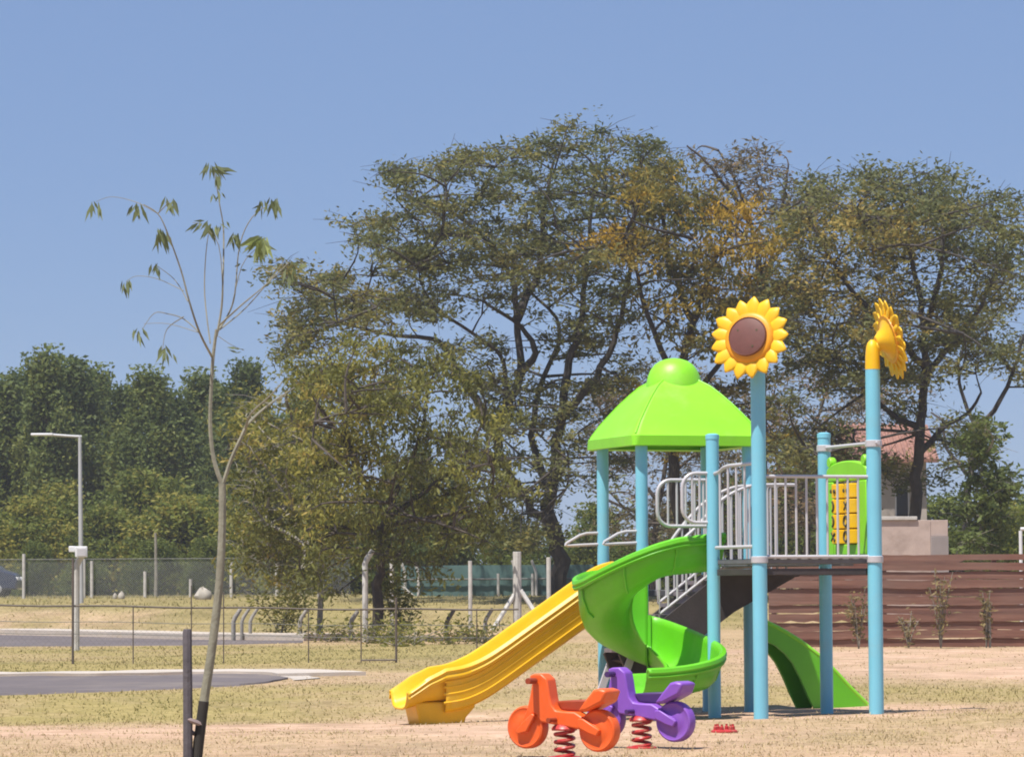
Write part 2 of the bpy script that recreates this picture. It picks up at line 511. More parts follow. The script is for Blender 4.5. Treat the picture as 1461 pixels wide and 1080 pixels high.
road_far = [(-160, 969), (0, 966.5), (140, 965.5), (270, 963), (340, 962.5), (385, 964), (411, 968)]
ro, rn_, rf_ = sheet('road', road_near, road_far, M['asphalt'], 0.02)
fr_near = [(-160, 923), (0, 922.5), (130, 922), (260, 921), (350, 919), (432, 917)]
fr_far = [(-160, 903), (0, 906), (130, 909), (260, 913), (350, 914), (432, 914.5)]
ro2, rn2, rf2 = sheet('far_road', fr_near, fr_far, M['asphalt'], 0.02)
def kerb(name, edge, wdt, hgt, out=1):
    rows = []
    for i, q in enumerate(edge):
        t = (edge[min(i + 1, len(edge) - 1)] - edge[max(i - 1, 0)]).normalized()
        nrm = Vector((-t.y, t.x, 0)) * out
        a = q + nrm * 0.03; b_ = q + nrm * (0.03 + wdt)
        row = [Vector((a.x, a.y, g(a.x, a.y) - .05))]
        for k in range(6):
            m_ = a.lerp(b_, k / 5)
            row.append(Vector((m_.x, m_.y, g(m_.x, m_.y) + hgt + .02)))
        rows.append(row + [Vector((b_.x, b_.y, g(b_.x, b_.y) - .05))])
    kb = MB().grid(rows)
    kb.f += [tuple(range(7, -1, -1)), tuple(len(kb.v) - 8 + q for q in range(8))]
    o = kb.build(name, M['kerb'], bevel=0.01)
    o['kind'] = 'structure'
tip = [rf_[-1].lerp(rn_[-1], 0.5)]
kerb('kerb', rf_[:-14], 1.15, 0.03)
sheet('kerb_apron', [(250, 962.3), (330, 961.8), (385, 963.0), (412, 967.5), (418, 971)], [(250, 959.5), (330, 957.5), (385, 958), (430, 961), (458, 968)], M['kerb'], 0.012)
kerb('far_kerb', rf2, 1.3, 0.13)

# grass ----------------------------------------------------------------
def in_road(x, y):
    r = np.zeros(len(x), bool)
    for A_, B_ in ((rn_, rf_), (rn2, rf2)):
        ax = np.array([q.x for q in A_]); ay = np.array([q.y for q in A_])
        bx = np.array([q.x for q in B_]); by = np.array([q.y for q in B_])
        ya = np.interp(x, ax, ay); yb = np.interp(x, bx, by)
        r |= (x < ax[-1] + 0.2) & (y > ya - 0.02) & (y < yb + 0.35)
    return r
n = 230000
yi = rng.uniform(912, 1086, n)
gy = CAMZ * FPX / (yi - 835) + rng.uniform(-0.3, 0.3, n)
gx = rng.uniform(-900, 900, n) / FPX * gy
so_ = soil_mask(gx, gy); gr_ = green_mask(gx, gy)
patch = 0.5 + 0.5 * wob(gx * 1.1 + 9, gy * 1.3)
keep = (rng.uniform(0, 1, n) < 0.62) & (rng.uniform(0, 1, n) > so_ * 0.97) & (~in_road(gx, gy)) & (rng.uniform(0, 1, n) < 0.25 + 0.75 * patch)
gx, gy, gr_, so_ = gx[keep], gy[keep], gr_[keep], so_[keep]
n = len(gx)
zz = gz(gx, gy)
h = rng.uniform(0.008, 0.026, n) * (0.7 + 0.8 * rng.random(n)) * (1 + 0.5 * gr_)
wd = rng.uniform(0.004, 0.010, n) * (gy / 28)
an = rng.uniform(0, np.pi, n); lx = rng.normal(0, 0.6, n) * h; ly = rng.normal(0, 0.6, n) * h
base = np.stack([gx, gy, zz - 0.004], 1)
dx = np.stack([np.cos(an) * wd, np.sin(an) * wd, np.zeros(n)], 1)
tipv = base + np.stack([lx, ly, h], 1)
gt = np.clip(rng.normal(0.80, 0.16, n) - gr_ * 0.62 + 0.12 * wob(gx * 2, gy * 2), 0, 1)
gobj = np_mesh('dry_grass', np.stack([base - dx, base + dx, tipv], 1).reshape(-1, 3), 3, M['grass'], None, gt)
gobj['kind'] = 'stuff'
tag(gobj, 'short dry straw coloured grass over the playground lawn', 'grass')

# taller rough weeds on the bank
n = 26000
wy_ = rng.uniform(87.5, 128, n); wx_ = rng.uniform(-950, 950, n) / FPX * wy_
kp = rng.uniform(0, 1, n) < 0.25 + 0.75 * weed_mask(wx_, wy_) * (0.5 + 0.5 * wob(wx_ * .8, wy_ * .6))
wx_, wy_ = wx_[kp], wy_[kp]; n = len(wx_)
h = rng.uniform(.03, .12, n); an = rng.uniform(0, np.pi, n); wd = rng.uniform(.012, .03, n)
base = np.stack([wx_, wy_, gz(wx_, wy_) - .01], 1)
dx = np.stack([np.cos(an) * wd, np.sin(an) * wd, np.zeros(n)], 1)
tipv = base + np.stack([rng.normal(0, .5, n) * h, rng.normal(0, .5, n) * h, h], 1)
wo = np_mesh('bank_weeds', np.stack([base - dx, base + dx, tipv], 1).reshape(-1, 3), 3, M['grass'], None, np.clip(rng.normal(.22, .22, n), 0, 1))
wo['kind'] = 'stuff'
tag(wo, 'rough dry weeds over the bank behind the far road', 'weeds')
# fallen leaves and crumbs of soil on the lawn
n = 420
ly_ = CAMZ * FPX / (rng.uniform(960, 1090, n) - 835); lx_ = rng.uniform(-850, 850, n) / FPX * ly_
kp = ~in_road(lx_, ly_); lx_, ly_ = lx_[kp], ly_[kp]
lc = np.stack([lx_, ly_, gz(lx_, ly_) + .012], 1)
lq = leaf_quads(lc, .055, .03, 0, rng).reshape(-1, 4, 3)
lq[:, :, 2] = lc[:, None, 2] + (lq[:, :, 2] - lc[:, None, 2]) * .18
lo = np_mesh('fallen_leaves', lq.reshape(-1, 3), 4, M['leaf_dry'], None, np.clip(rng.normal(.6, .35, len(lc)), 0, 1))
lo['kind'] = 'stuff'
tag(lo, 'dry fallen leaves scattered over the lawn', 'fallen leaves')

# ------------------------------------------------------------------ trees
def in_poly(px, py, poly):
    c_ = False
    j = len(poly) - 1
    for i in range(len(poly)):
        xi, yi_ = poly[i]; xj, yj = poly[j]
        if (yi_ > py) != (yj > py) and px < (xj - xi) * (py - yi_) / (yj - yi_) + xi:
            c_ = not c_
        j = i
    return c_

def cat_rom(pts, sub=4):
    pts = [Vector(p) for p in pts]
    if len(pts) < 3: return pts
    out = []
    for i in range(len(pts) - 1):
        p0 = pts[max(i - 1, 0)]; p1 = pts[i]; p2 = pts[i + 1]; p3 = pts[min(i + 2, len(pts) - 1)]
        for k in range(sub):
            t = k / sub
            out.append(0.5 * ((2 * p1) + (-p0 + p2) * t + (2 * p0 - 5 * p1 + 4 * p2 - p3) * t * t + (-p0 + 3 * p1 - 3 * p2 + p3) * t ** 3))
    out.append(pts[-1])
    return out

def tree(name, label, Yd, limbs, polys, mat, bark, nl=160, L=0.26, Wd=0.10, clump=(0.8, 0.32), dep=2.6, group=None,
         tintf=None, seed=1, twigs=5, droop=0.25, cat='tree', r0=0.17, rend=0.035, crown_name='crown'):
    """limbs: lists of (px,py[,dy]) from the base upward; polys: (outline, number of leaf clumps)"""
    rd = random.Random(seed); rn = np.random.default_rng(seed)
    b0 = limbs[0][0]
    bp = W(b0[0], b0[1], Yd + (b0[2] if len(b0) > 2 else 0))
    bz = min(bp.z, g(bp.x, bp.y))
    root = thing(name, (bp.x, bp.y, bz), label, cat, group)
    wood = MB()
    nodes = []
    for li, lm in enumerate(limbs):
        pts = []
        for k, q in enumerate(lm):
            dy = q[2] if len(q) > 2 else 0
            pts.append(W(q[0], q[1], Yd + dy))
        if li == 0: pts[0].z = bz - 0.1
        pts = cat_rom(pts, 4)
        m_ = len(pts)
        ra = r0 if li == 0 else r0 * 0.5
        rs = [ra + (rend - ra) * (i / (m_ - 1)) ** 0.7 for i in range(m_)]
        for i in range(1, m_ - 1):
            pts[i] = pts[i] + Vector((rd.gauss(0, 0.35), rd.gauss(0, 0.35), 0)) * rs[i]
        wood.tube(pts, rs, 7)
        nodes += pts[m_ // 3:]
    cents = []; tints = []; cc = []
    for poly, ncl in polys:
        x0 = min(q[0] for q in poly); x1 = max(q[0] for q in poly)
        y0 = min(q[1] for q in poly); y1 = max(q[1] for q in poly)
        k = 0; tries = 0
        while k < ncl and tries < ncl * 60:
            tries += 1
            px = rd.uniform(x0, x1); py = rd.uniform(y0, y1)
            if not in_poly(px, py, poly): continue
            dy = rd.gauss(0, dep * 0.5)
            c_ = W(px, py, Yd + dy)
            k += 1
            # nearest limb node, preferring those below
            best = min(nodes, key=lambda q: (q - c_).length + 1.2 * max(0, q.z - c_.z))
            dv = c_ - best
            if dv.length > 0.4:
                mid = best + dv * 0.5 + Vector((rd.gauss(0, .12), rd.gauss(0, .12), rd.uniform(-.02, .09))) * dv.length
                tw = cat_rom([best, mid, c_], 4)
                ra = min(0.016 + 0.012 * dv.length, 0.055)
                wood.tube(tw, [ra + (0.008 - ra) * (i / (len(tw) - 1)) for i in range(len(tw))], 4, False)
                if rd.random() < 0.5: nodes.append(tw[len(tw) // 2])
            for _ in range(twigs):
                e = c_ + Vector((rd.gauss(0, 0.75), rd.gauss(0, 0.75), rd.gauss(0.02, 0.36))) * clump[0]
                wood.tube([c_, c_.lerp(e, 0.5) + Vector((0, 0, 0.06)), e], [0.010, 0.008, 0.004], 3, False)
            sc = rd.uniform(0.6, 1.35)
            m_ = int(nl * sc * rd.uniform(0.6, 1.2))
            # leaves gather along sprays
            ns = 7
            sp = rn.normal(0, 1, (ns, 3)) * np.array([clump[0], clump[0], clump[1]]) * sc * 0.75
            pick = rn.integers(0, ns, m_)
            tt = rn.uniform(0.15, 1.15, m_)[:, None]
            lp = np.array(c_) + sp[pick] * tt + rn.normal(0, 1, (m_, 3)) * np.array([.17, .17, .10]) * clump[0] * 1.5
            cents.append(lp)
            tb = tintf(px, py, rd) if tintf else rd.uniform(0.2, 0.7)
            tints.append(np.clip(tb + rn.normal(0, 0.13, m_), 0, 1))
    wood.build('trunk', bark, root)
    ct = np.concatenate(cents)
    np_mesh(crown_name, leaf_quads(ct, L, Wd, droop, rn), 4, mat, root, np.concatenate(tints))
    return root

# tall see-through acacia -------------------------------------------------
t_ac = lambda px, py, rd: rd.uniform(0.12, 0.58) + (0.22 if (px < 560 and py > 380 and rd.random() < 0.6) else 0) + (0.12 if py > 300 and rd.random() < .3 else 0)
tree('acacia_tree', 'tall spreading acacia with thin dark green foliage and forked trunk, widest tree in the picture', 100,
     [[(803, 872), (795, 800), (787, 745), (786, 700), (796, 655), (800, 600), (812, 530), (826, 467), (834, 400), (842, 320), (850, 240)],
      [(786, 760), (755, 715, -.5), (722, 670, -.8), (711, 640, -1), (718, 590, -1), (722, 550, -1), (715, 508, -1.2), (674, 475, -1.5), (620, 440, -1.6)],
      [(718, 600, -1), (742, 535, .5), (737, 456, .8), (730, 397, 1), (696, 345, 1), (640, 300, .8), (590, 285, .6)],
      [(711, 640, -1), (680, 570, -.5), (659, 541, 0), (630, 493, .5), (607, 482, .5), (559, 478, .8), (490, 462, 1)],
      [(737, 456, .8), (770, 380, 1.5), (775, 300, 2), (790, 230, 2.2)],
      [(742, 535, .5), (763, 504, 0), (744, 467, 0), (690, 430, 0)],
      [(800, 600), (850, 540, -1), (880, 470, -1.4), (900, 380, -1.6), (905, 290, -1.8)],
      [(786, 700), (760, 640, 1.2), (768, 560, 1.6), (800, 470, 2), (760, 420, 2)]],
     [([(545, 232), (570, 240), (620, 236), (680, 206), (740, 212), (770, 188), (830, 178), (880, 188), (935, 205), (950, 240), (960, 330), (900, 380), (760, 390), (640, 330), (560, 300)], 150),
      ([(505, 320), (560, 305), (640, 310), (760, 380), (740, 440), (640, 420), (560, 400), (520, 385)], 62),
      ([(405, 470), (420, 385), (470, 398), (530, 388), (600, 420), (640, 450), (600, 470), (520, 475), (440, 500), (398, 520)], 60),
      ([(750, 390), (900, 380), (930, 430), (880, 500), (800, 520), (760, 470)], 34),
      ([(760, 520), (900, 500), (930, 600), (860, 700), (800, 690), (740, 600)], 36),
      ([(500, 315), (560, 308), (560, 338), (505, 332)], 5), ([(540, 230), (600, 234), (600, 264), (545, 252)], 6), ([(398, 375), (450, 380), (440, 425), (402, 410)], 5),
      ([(640, 460), (720, 480), (740, 560), (725, 640), (690, 600), (640, 520)], 26), ([(690, 640), (775, 650), (790, 720), (770, 790), (720, 780), (700, 700)], 22)],
     M['leaf_acacia'], M['bark_dark'], nl=135, L=0.17, Wd=0.062, clump=(0.66, 0.20), dep=5, twigs=7, tintf=t_ac, seed=3, r0=0.30, rend=0.04)

t_au = lambda px, py, rd: min(1, rd.uniform(0.12, 0.66) + (0.40 if ((1000 < px < 1120 and 280 < py < 440) or (320 < py < 400 and px < 930)) and rd.random() < .8 else 0))
tree('autumn_tree', 'rust and golden leaved autumn tree behind the sunflower post', 98,
     [[(975, 880), (970, 760), (960, 640), (970, 540), (990, 460), (1005, 411), (1030, 350), (1060, 310)],
      [(970, 560), (945, 500, -1), (921, 444, -1), (905, 380, -1.5), (890, 340, -1.5)],
      [(990, 460), (960, 380, 1), (945, 310, 1), (935, 255, 1)],
      [(968, 600), (1010, 540, .5), (1060, 470, .5), (1085, 400, .5)]],
     [([(835, 355), (860, 330), (905, 320), (900, 250), (935, 230), (985, 245), (1005, 285), (1080, 285), (1118, 350), (1112, 430), (1060, 460), (1000, 420), (930, 385), (860, 390)], 95),
      ([(880, 390), (1000, 430), (1100, 440), (1110, 520), (1000, 500), (900, 470)], 26),
      ([(870, 520), (1110, 540), (1110, 640), (1000, 660), (900, 640)], 34)],
     M['leaf_autumn'], M['bark_dark'], nl=120, L=0.20, Wd=0.066, clump=(0.7, 0.28), dep=4.5, tintf=t_au, seed=4, r0=0.24, droop=0.6)

tree('thin_tree', 'almost bare brown tree whose crown shows over the golden one', 108,
     [[(1080, 880), (1085, 700), (1090, 520), (1085, 400), (1070, 320), (1050, 260), (1025, 215)],
      [(1085, 420), (1110, 330, 1), (1120, 270, 1), (1125, 235, 1)],
      [(1070, 320), (1035, 265, -1), (1000, 225, -1), (980, 208, -1)],
      [(1085, 400), (1140, 320, 0), (1180, 280, 0)]],
     [([(978, 205), (1020, 200), (1080, 215), (1140, 245), (1190, 270), (1180, 330), (1100, 320), (1030, 290)], 42)],
     M['leaf_brown'], M['bark'], nl=70, L=0.17, Wd=0.07, clump=(0.7, 0.3), dep=3, seed=5, twigs=9, r0=0.18, rend=0.025)

t_rt = lambda px, py, rd: rd.uniform(0.15, 0.62) + (0.36 if (300 < py < 470 and 1110 < px < 1330 and rd.random() < .6) else 0)
tree('tall_tree', 'tall grey green tree with straight dark trunk in front of the house', 96,
     [[(1303, 872), (1306, 780), (1309, 680), (1312, 600), (1318, 540), (1318, 470), (1305, 390), (1290, 320), (1285, 265)],
      [(1317, 545), (1350, 500, .5), (1390, 450, .8), (1420, 390, 1), (1435, 330, 1)],
      [(1317, 520), (1270, 470, -.8), (1220, 420, -1), (1180, 360, -1), (1150, 300, -1)],
      [(1312, 610), (1270, 590, .5), (1220, 540, .6), (1190, 500, .6)],
      [(1318, 470), (1340, 400, -1), (1345, 330, -1), (1330, 275, -1)],
      [(1310, 650), (1345, 610, .6), (1380, 590, .8), (1400, 560, .8)]],
     [([(1120, 300), (1140, 255), (1200, 245), (1240, 238), (1290, 250), (1350, 245), (1372, 290), (1365, 350), (1300, 400), (1180, 400), (1110, 360)], 110),
      ([(1365, 310), (1400, 285), (1440, 278), (1475, 320), (1475, 420), (1400, 440), (1340, 400)], 40),
      ([(1110, 380), (1200, 400), (1330, 410), (1420, 440), (1440, 500), (1340, 540), (1240, 560), (1150, 560), (1090, 480), (1070, 400)], 120),
      ([(1100, 560), (1200, 570), (1240, 640), (1200, 690), (1110, 690)], 26),
      ([(1255, 570), (1300, 570), (1302, 690), (1258, 700)], 9), ([(1330, 600), (1390, 585), (1400, 640), (1350, 640)], 5)],
     M['leaf_acacia'], M['bark_dark'], nl=150, L=0.17, Wd=0.062, clump=(0.74, 0.28), dep=5, twigs=7, tintf=t_rt, seed=6, r0=0.23)
tree('leaning_tree', 'dark limbed leaning tree at the right edge of the picture', 104,
     [[(1362, 872), (1375, 760), (1385, 680), (1396, 620), (1425, 575), (1446, 530), (1458, 490), (1480, 430)],
      [(1396, 620), (1375, 570, .5), (1368, 520, .5), (1385, 470, .5)],
      [(1446, 530), (1420, 500, -.5), (1405, 470, -.5)],
      [(1385, 680), (1352, 640, .4), (1345, 600, .6)]],
     [([(1340, 470), (1400, 440), (1475, 400), (1490, 560), (1440, 540), (1400, 520), (1350, 520)], 26),
      ([(1335, 590), (1380, 600), (1390, 680), (1340, 690)], 9)],
     M['leaf_acacia'], M['bark_dark'], nl=110, L=0.17, Wd=0.06, clump=(0.7, 0.22), dep=3, seed=7, r0=0.15)
tree('small_tree', 'slim light green young tree beside the pink garden wall', 92,
     [[(1398, 855), (1399, 780), (1400, 700), (1403, 640), (1408, 600)], [(1400, 720), (1385, 670, .2), (1380, 640, .2)], [(1400, 720), (1430, 690, .2), (1445, 680, .3)]],
     [([(1395, 600), (1415, 610), (1425, 680), (1450, 690), (1440, 730), (1425, 790), (1380, 790), (1365, 740), (1380, 680)], 40)],
     M['leaf_light'], M['bark_pale'], nl=120, L=0.19, Wd=0.085, clump=(0.42, 0.35), dep=1.4, seed=8, r0=0.06, rend=0.015)

t_us = lambda px, py, rd: rd.uniform(0.05, 0.75)
tree('tangled_tree', 'low tangled brown green tree behind the roofed platform', 122,
     [[(930, 850), (935, 760), (945, 690), (960, 620), (985, 560)], [(940, 720), (900, 660), (870, 610), (850, 570)], [(945, 690), (990, 650), (1030, 620)], [(935, 740), (880, 720), (845, 700)]],
     [([(820, 560), (900, 520), (1010, 530), (1060, 600), (1060, 760), (960, 790), (860, 770), (835, 690)], 95)],
     M['leaf_brown'], M['bark'], nl=110, L=0.18, Wd=0.065, clump=(0.8, 0.4), dep=5, tintf=t_us, seed=14, twigs=8, r0=0.16)
tree('tangled_tree', 'low tangled reddish brown tree behind the deck railing', 120,
     [[(1150, 850), (1150, 760), (1145, 690), (1160, 620), (1180, 560)], [(1148, 720), (1110, 660), (1090, 600)], [(1145, 690), (1200, 640), (1235, 600)], [(1150, 740), (1210, 700), (1240, 680)]],
     [([(1060, 560), (1120, 500), (1220, 520), (1270, 580), (1260, 680), (1250, 760), (1100, 780), (1060, 700)], 95)],
     M['leaf_brown'], M['bark'], nl=110, L=0.18, Wd=0.065, clump=(0.8, 0.4), dep=5, tintf=lambda px, py, rd: rd.uniform(.2, 1), seed=15, twigs=8, r0=0.16)

# olive / yellow trees left of the slide ------------------------------------
t_ol = lambda px, py, rd: rd.uniform(0.2, 0.8) + (0.12 if px < 540 else -0.16)
tree('olive_tree', 'broad olive green tree with dark trunk behind the bent concrete post', 74,
     [[(533, 912), (538, 850), (545, 790), (552, 740), (575, 680), (600, 620), (610, 560)],
      [(545, 790), (520, 720, -.4), (500, 640, -.5), (490, 560, -.5)], [(552, 740), (620, 690, .4), (670, 640, .5), (690, 600, .5)],
      [(550, 750), (600, 740, -.5), (660, 730, -.6), (700, 720, -.6)], [(500, 640), (460, 590, -.5), (440, 550, -.5)]],
     [([(430, 560), (450, 510), (480, 478), (540, 500), (600, 495), (650, 515), (690, 555), (722, 640), (735, 720), (700, 775), (640, 790), (560, 775), (500, 800), (440, 770), (425, 660)], 170), ([(440, 770), (520, 790), (640, 780), (660, 815), (600, 830), (500, 850), (440, 850)], 13)],
     M['leaf_olive'], M['bark'], nl=135, L=0.145, Wd=0.05, clump=(0.5, 0.32), dep=3.6, tintf=t_ol, seed=9, r0=0.15, rend=0.025, droop=0.7)
tree('yellow_tree', 'yellowish green bushy tree with pale twin stems left of the broad olive tree', 80,
     [[(458, 880), (457, 830), (455, 780), (440, 720), (425, 650), (415, 590)], [(457, 830), (465, 780), (480, 720, .3), (470, 640, .3)], [(455, 780), (410, 730, -.3), (375, 690, -.3), (355, 660, -.3)]],
     [([(330, 660), (345, 590), (365, 560), (410, 545), (440, 520), (470, 560), (480, 660), (490, 780), (440, 830), (380, 835), (335, 800), (340, 720)], 120)],
     M['leaf_olive'], M['bark_pale'], nl=140, L=0.145, Wd=0.052, clump=(0.52, 0.36), dep=3, tintf=lambda px, py, rd: rd.uniform(0.25, 0.85), seed=10, r0=0.08, rend=0.02, droop=0.5)

# dark wood on the left: three kinds copied ------------------------------------
def crown_tree(name, label, seed, H, wid, mat, nl, L, group, tlo, thi, trunk_h=2.0, cat='tree', shape='tall', bark=None):
    rd = random.Random(seed); rn = np.random.default_rng(seed)
    root = thing(name, (0, 0, 0), label, cat, group)
    wd_ = MB()
    wd_.tube(cat_rom([(0, 0, -0.3), (0.05, 0, H * .3), (-0.06, .05, H * .6), (0, 0, H * .93)], 4), [0.016 * H * (1 - 0.075 * i) + 0.01 for i in range(13)], 6)
    cents, tints = [], []
    ncl = int(26 + 5 * H)
    for k in range(ncl):
        t = rd.random()
        z = trunk_h + (H - trunk_h) * t
        if shape == 'tall':
            rr = wid * (0.35 + 0.65 * math.sin(math.pi * min(1, 0.15 + 0.85 * t) ** 0.9)) * (1 if t < 0.7 else max(.15, 1 - 2.3 * (t - .7)))
        else:
            rr = wid * math.sqrt(max(0.05, 1 - t ** 2.2))
        a = rd.uniform(0, 2 * math.pi); r_ = rr * math.sqrt(rd.uniform(0.1, 1))
        c_ = np.array([math.cos(a) * r_, math.sin(a) * r_, z])
        wd_.tube([(0, 0, max(0.3, z - 0.8)), (c_[0] * .5, c_[1] * .5, z - .3), tuple(c_)], [0.05, 0.03, 0.012], 4, False)
        m_ = int(nl * rd.uniform(.6, 1.3))
        s_ = (0.55, 0.75) if shape == 'tall' else (0.6, 0.42)
        cents.append(c_ + np.clip(rn.normal(0, 1, (m_, 3)), -1.7, 1.7) * np.array([s_[0], s_[0], s_[1]]) * rd.uniform(.6, 1.15))
        tints.append(np.clip(rd.uniform(tlo, thi) + rn.normal(0, .12, m_), 0, 1))
    for k in range(7):
        m_ = int(nl * 0.30)
        c_ = np.array([rd.gauss(0, wid * .18), rd.gauss(0, wid * .18), H * rd.uniform(.90, 1.03)])
        cents.append(c_ + np.clip(rn.normal(0, 1, (m_, 3)), -1.6, 1.6) * np.array([.22, .22, .40]))
        tints.append(np.clip(rd.uniform(tlo, thi) + rn.normal(0, .1, m_), 0, 1))
    wd_.build('trunk', bark or M['bark'], root)
    np_mesh('crown', leaf_quads(np.concatenate(cents), L, L * .5, .3, rn), 4, mat, root, np.concatenate(tints))
    return root

protos = [crown_tree('poplar_tree', '', 21, 12.0, 1.75, M['leaf_wood'], 230, .30, 'dark trees of the far wood', .1, .6),
          crown_tree('poplar_tree', '', 22, 12.0, 2.1, M['leaf_wood'], 230, .30, 'dark trees of the far wood', .3, .8),
          crown_tree('poplar_tree', '', 23, 12.0, 1.5, M['leaf_wood'], 230, .28, 'dark trees of the far wood', .0, .5)]
wood_spots = [(-45, 530, 172, 0), (-8, 512, 168, 1), (28, 497, 174, 2), (66, 505, 166, 1), (104, 512, 170, 0), (138, 520, 176, 1), (178, 513, 168, 2), (212, 522, 165, 1),
              (246, 548, 172, 0), (288, 545, 176, 1), (318, 528, 170, 0), (352, 532, 166, 2), (392, 558, 172, 0), (430, 575, 176, 1), (600, 640, 180, 0), (560, 660, 176, 1), (650, 655, 178, 2)]
wl = ['dark poplar cut by the left edge of the picture', 'bright crowned wood tree above the lamp arm end', 'pointed dark tree at the left end of the wood', 'broad green wood tree behind the lamp arm',
      'dark wood tree straight behind the lamp pole', 'round topped wood tree right of the lamp pole', 'narrow twin tipped wood tree in the middle of the skyline', 'leafy wood tree right of the narrow twin tipped one',
      'lower dark wood tree left of the sapling trunk', 'green wood tree straight behind the sapling trunk', 'dark wood tree right behind the upper sapling trunk', 'slim dark wood tree between the sapling fork branches',
      'dark wood tree behind the yellowish bushy tree', 'far tree hidden mostly by the yellowish bushy tree', 'far dark tree seen through the broad olive tree', 'far tree left behind the dark trunk of the olive tree', 'far tree between the olive tree and the acacia trunk']
used = set()
for (px, top, Yd, k), lb in zip(wood_spots, wl):
    o = protos[k] if k not in used else copy_tree(protos[k])
    used.add(k)
    b_ = GP(px, Yd); t_ = W(px, top, Yd)
    o.location = b_
    s_ = (t_.z - b_.z) / 13.1
    o.scale = (s_ * random.uniform(.8, 1.1), s_ * random.uniform(.8, 1.1), s_ * random.uniform(.90, 1.10))
    o.rotation_euler.z = random.uniform(0, 6.28)
    o['label'] = lb
bprot = [crown_tree('shrub', '', 31, 4.2, 2.4, M['leaf_shrub'], 230, .24, 'shrubs in front of the far wood', .25, .75, .4, 'shrub', 'bush'),
         crown_tree('shrub', '', 32, 4.2, 2.7, M['leaf_shrub'], 230, .24, 'shrubs in front of the far wood', .45, 1.0, .4, 'shrub', 'bush'),
         crown_tree('shrub', '', 33, 4.2, 2.2, M['leaf_shrub'], 230, .22, 'shrubs in front of the far wood', .05, .5, .4, 'shrub', 'bush')]
bs = [(-20, 725, 150, 0, 'green shrub behind the parked car'), (35, 712, 146, 1, 'yellowish shrub beside the parked car'), (88, 715, 150, 1, 'yellowish shrub just left of the lamp pole'),
      (150, 720, 148, 0, 'green shrub just right of the lamp pole'), (200, 705, 150, 0, 'tall green shrub in the middle of the shrub row'), (258, 708, 146, 1, 'yellow green shrub left of the sapling trunk'),
      (310, 722, 150, 2, 'dark shrub behind the sapling trunk'), (360, 740, 146, 0, 'green shrub just right of the sapling trunk'), (225, 770, 138, 2, 'low dark shrub behind the far mesh fence'),
      (120, 780, 138, 2, 'low dark shrub behind the meter box post'), (300, 775, 136, 2, 'low dark shrub behind the pale stones'), (50, 790, 140, 2, 'low dark shrub right of the parked car'),
      (420, 760, 140, 0, 'green shrub behind the yellowish bushy tree'), (620, 735, 138, 2, 'dark shrub behind the teal screen, left of the acacia'), (690, 730, 140, 0, 'green shrub behind the teal screen next to acacia'),
      (745, 745, 138, 2, 'dark shrub just left of the acacia trunk'), (850, 735, 140, 0, 'green shrub seen beside the leftmost roof post'), (905, 760, 138, 2, 'dark shrub behind the roofed platform front post'),
      (960, 745, 140, 0, 'green shrub seen through the slide guard loops'), (1040, 700, 138, 2, 'dark tall shrub under the roof right corner'), (1130, 690, 140, 2, 'dark shrub behind the deck front railing'),
      (1200, 690, 142, 2, 'dark shrub behind the game panel'), (1350, 705, 138, 2, 'dark shrub over the pink garden wall'), (1430, 700, 136, 0, 'dark green shrub behind the slim young tree'),
      (1480, 690, 140, 2, 'dark shrub at the right edge of the picture'), (485, 745, 138, 2, 'dark shrub behind the slim pale post left of the olive trunk'), (530, 735, 141, 0, 'green shrub straight behind the olive tree trunk'), (575, 745, 137, 2, 'dark shrub at the left end of the teal screen'),
      (1365, 745, 118, 2, 'low dark bush right of the pink garden wall'), (1445, 745, 114, 0, 'low green bush near the white goal frame')]
used = set()
for px, top, Yd, k, lb in bs:
    o = bprot[k] if k not in used else copy_tree(bprot[k])
    used.add(k)
    b_ = GP(px, Yd); t_ = W(px, top, Yd)
    o.location = b_
    s_ = (t_.z - b_.z) / 4.3
    o.scale = (s_ * random.uniform(.85, 1.1),) * 2 + (s_ * random.uniform(.82, 1.2),)
    o.rotation_euler.z = random.uniform(0, 6.28)
    o['label'] = lb

# low plants -------------------------------------------------------------
def plant(name, label, px, Yd, H, wid, mat, n, L, seed, stake=False, group=None, cat='plant'):
    rd = random.Random(seed); rn = np.random.default_rng(seed)
    b_ = GP(px, Yd)
    root = thing(name, b_, label, cat, group)
    mb = MB(); cents = []
    for k in range(7):
        a = rd.uniform(0, 6.28)
        e = b_ + Vector((math.cos(a) * wid * rd.uniform(.2, 1), math.sin(a) * wid * rd.uniform(.2, 1), H * rd.uniform(.6, 1)))
        pts = cat_rom([b_, b_.lerp(e, .5) + Vector((0, 0, .1 * H)), e], 4)
        mb.tube(pts, [.012 - .0008 * i for i in range(len(pts))], 4, False)
        m_ = n // 7
        t = rn.uniform(.25, 1.0, m_)
        q = np.array([tuple(pts[min(len(pts) - 1, int(x * (len(pts) - 1)))]) for x in t])
        cents.append(q + rn.normal(0, wid * .22, (m_, 3)))
    mb.build('stem', M['bark_pale'], root)
    c_ = np.concatenate(cents)
    np_mesh('foliage', leaf_quads(c_, L, L * .35, .1, rn), 4, mat, root, np.clip(rn.normal(.5, .22, len(c_)), 0, 1))
    if stake:
        MB().tube([b_ + Vector((.06, -.05, -.1)), b_ + Vector((.06, -.05, H * .6))], .022, 6).build('stake', M['bark_pale'], root)
    return root
plant('young_shrub', 'dry brown young shrub in front of the brown board fence', 1342, 61.5, 1.42, .30, M['leaf_dry'], 200, .12, 41)
plant('young_shrub', 'yellow topped staked young shrub in front of board fence', 1407, 61.8, 1.25, .24, M['leaf_dry'], 190, .12, 42, True)
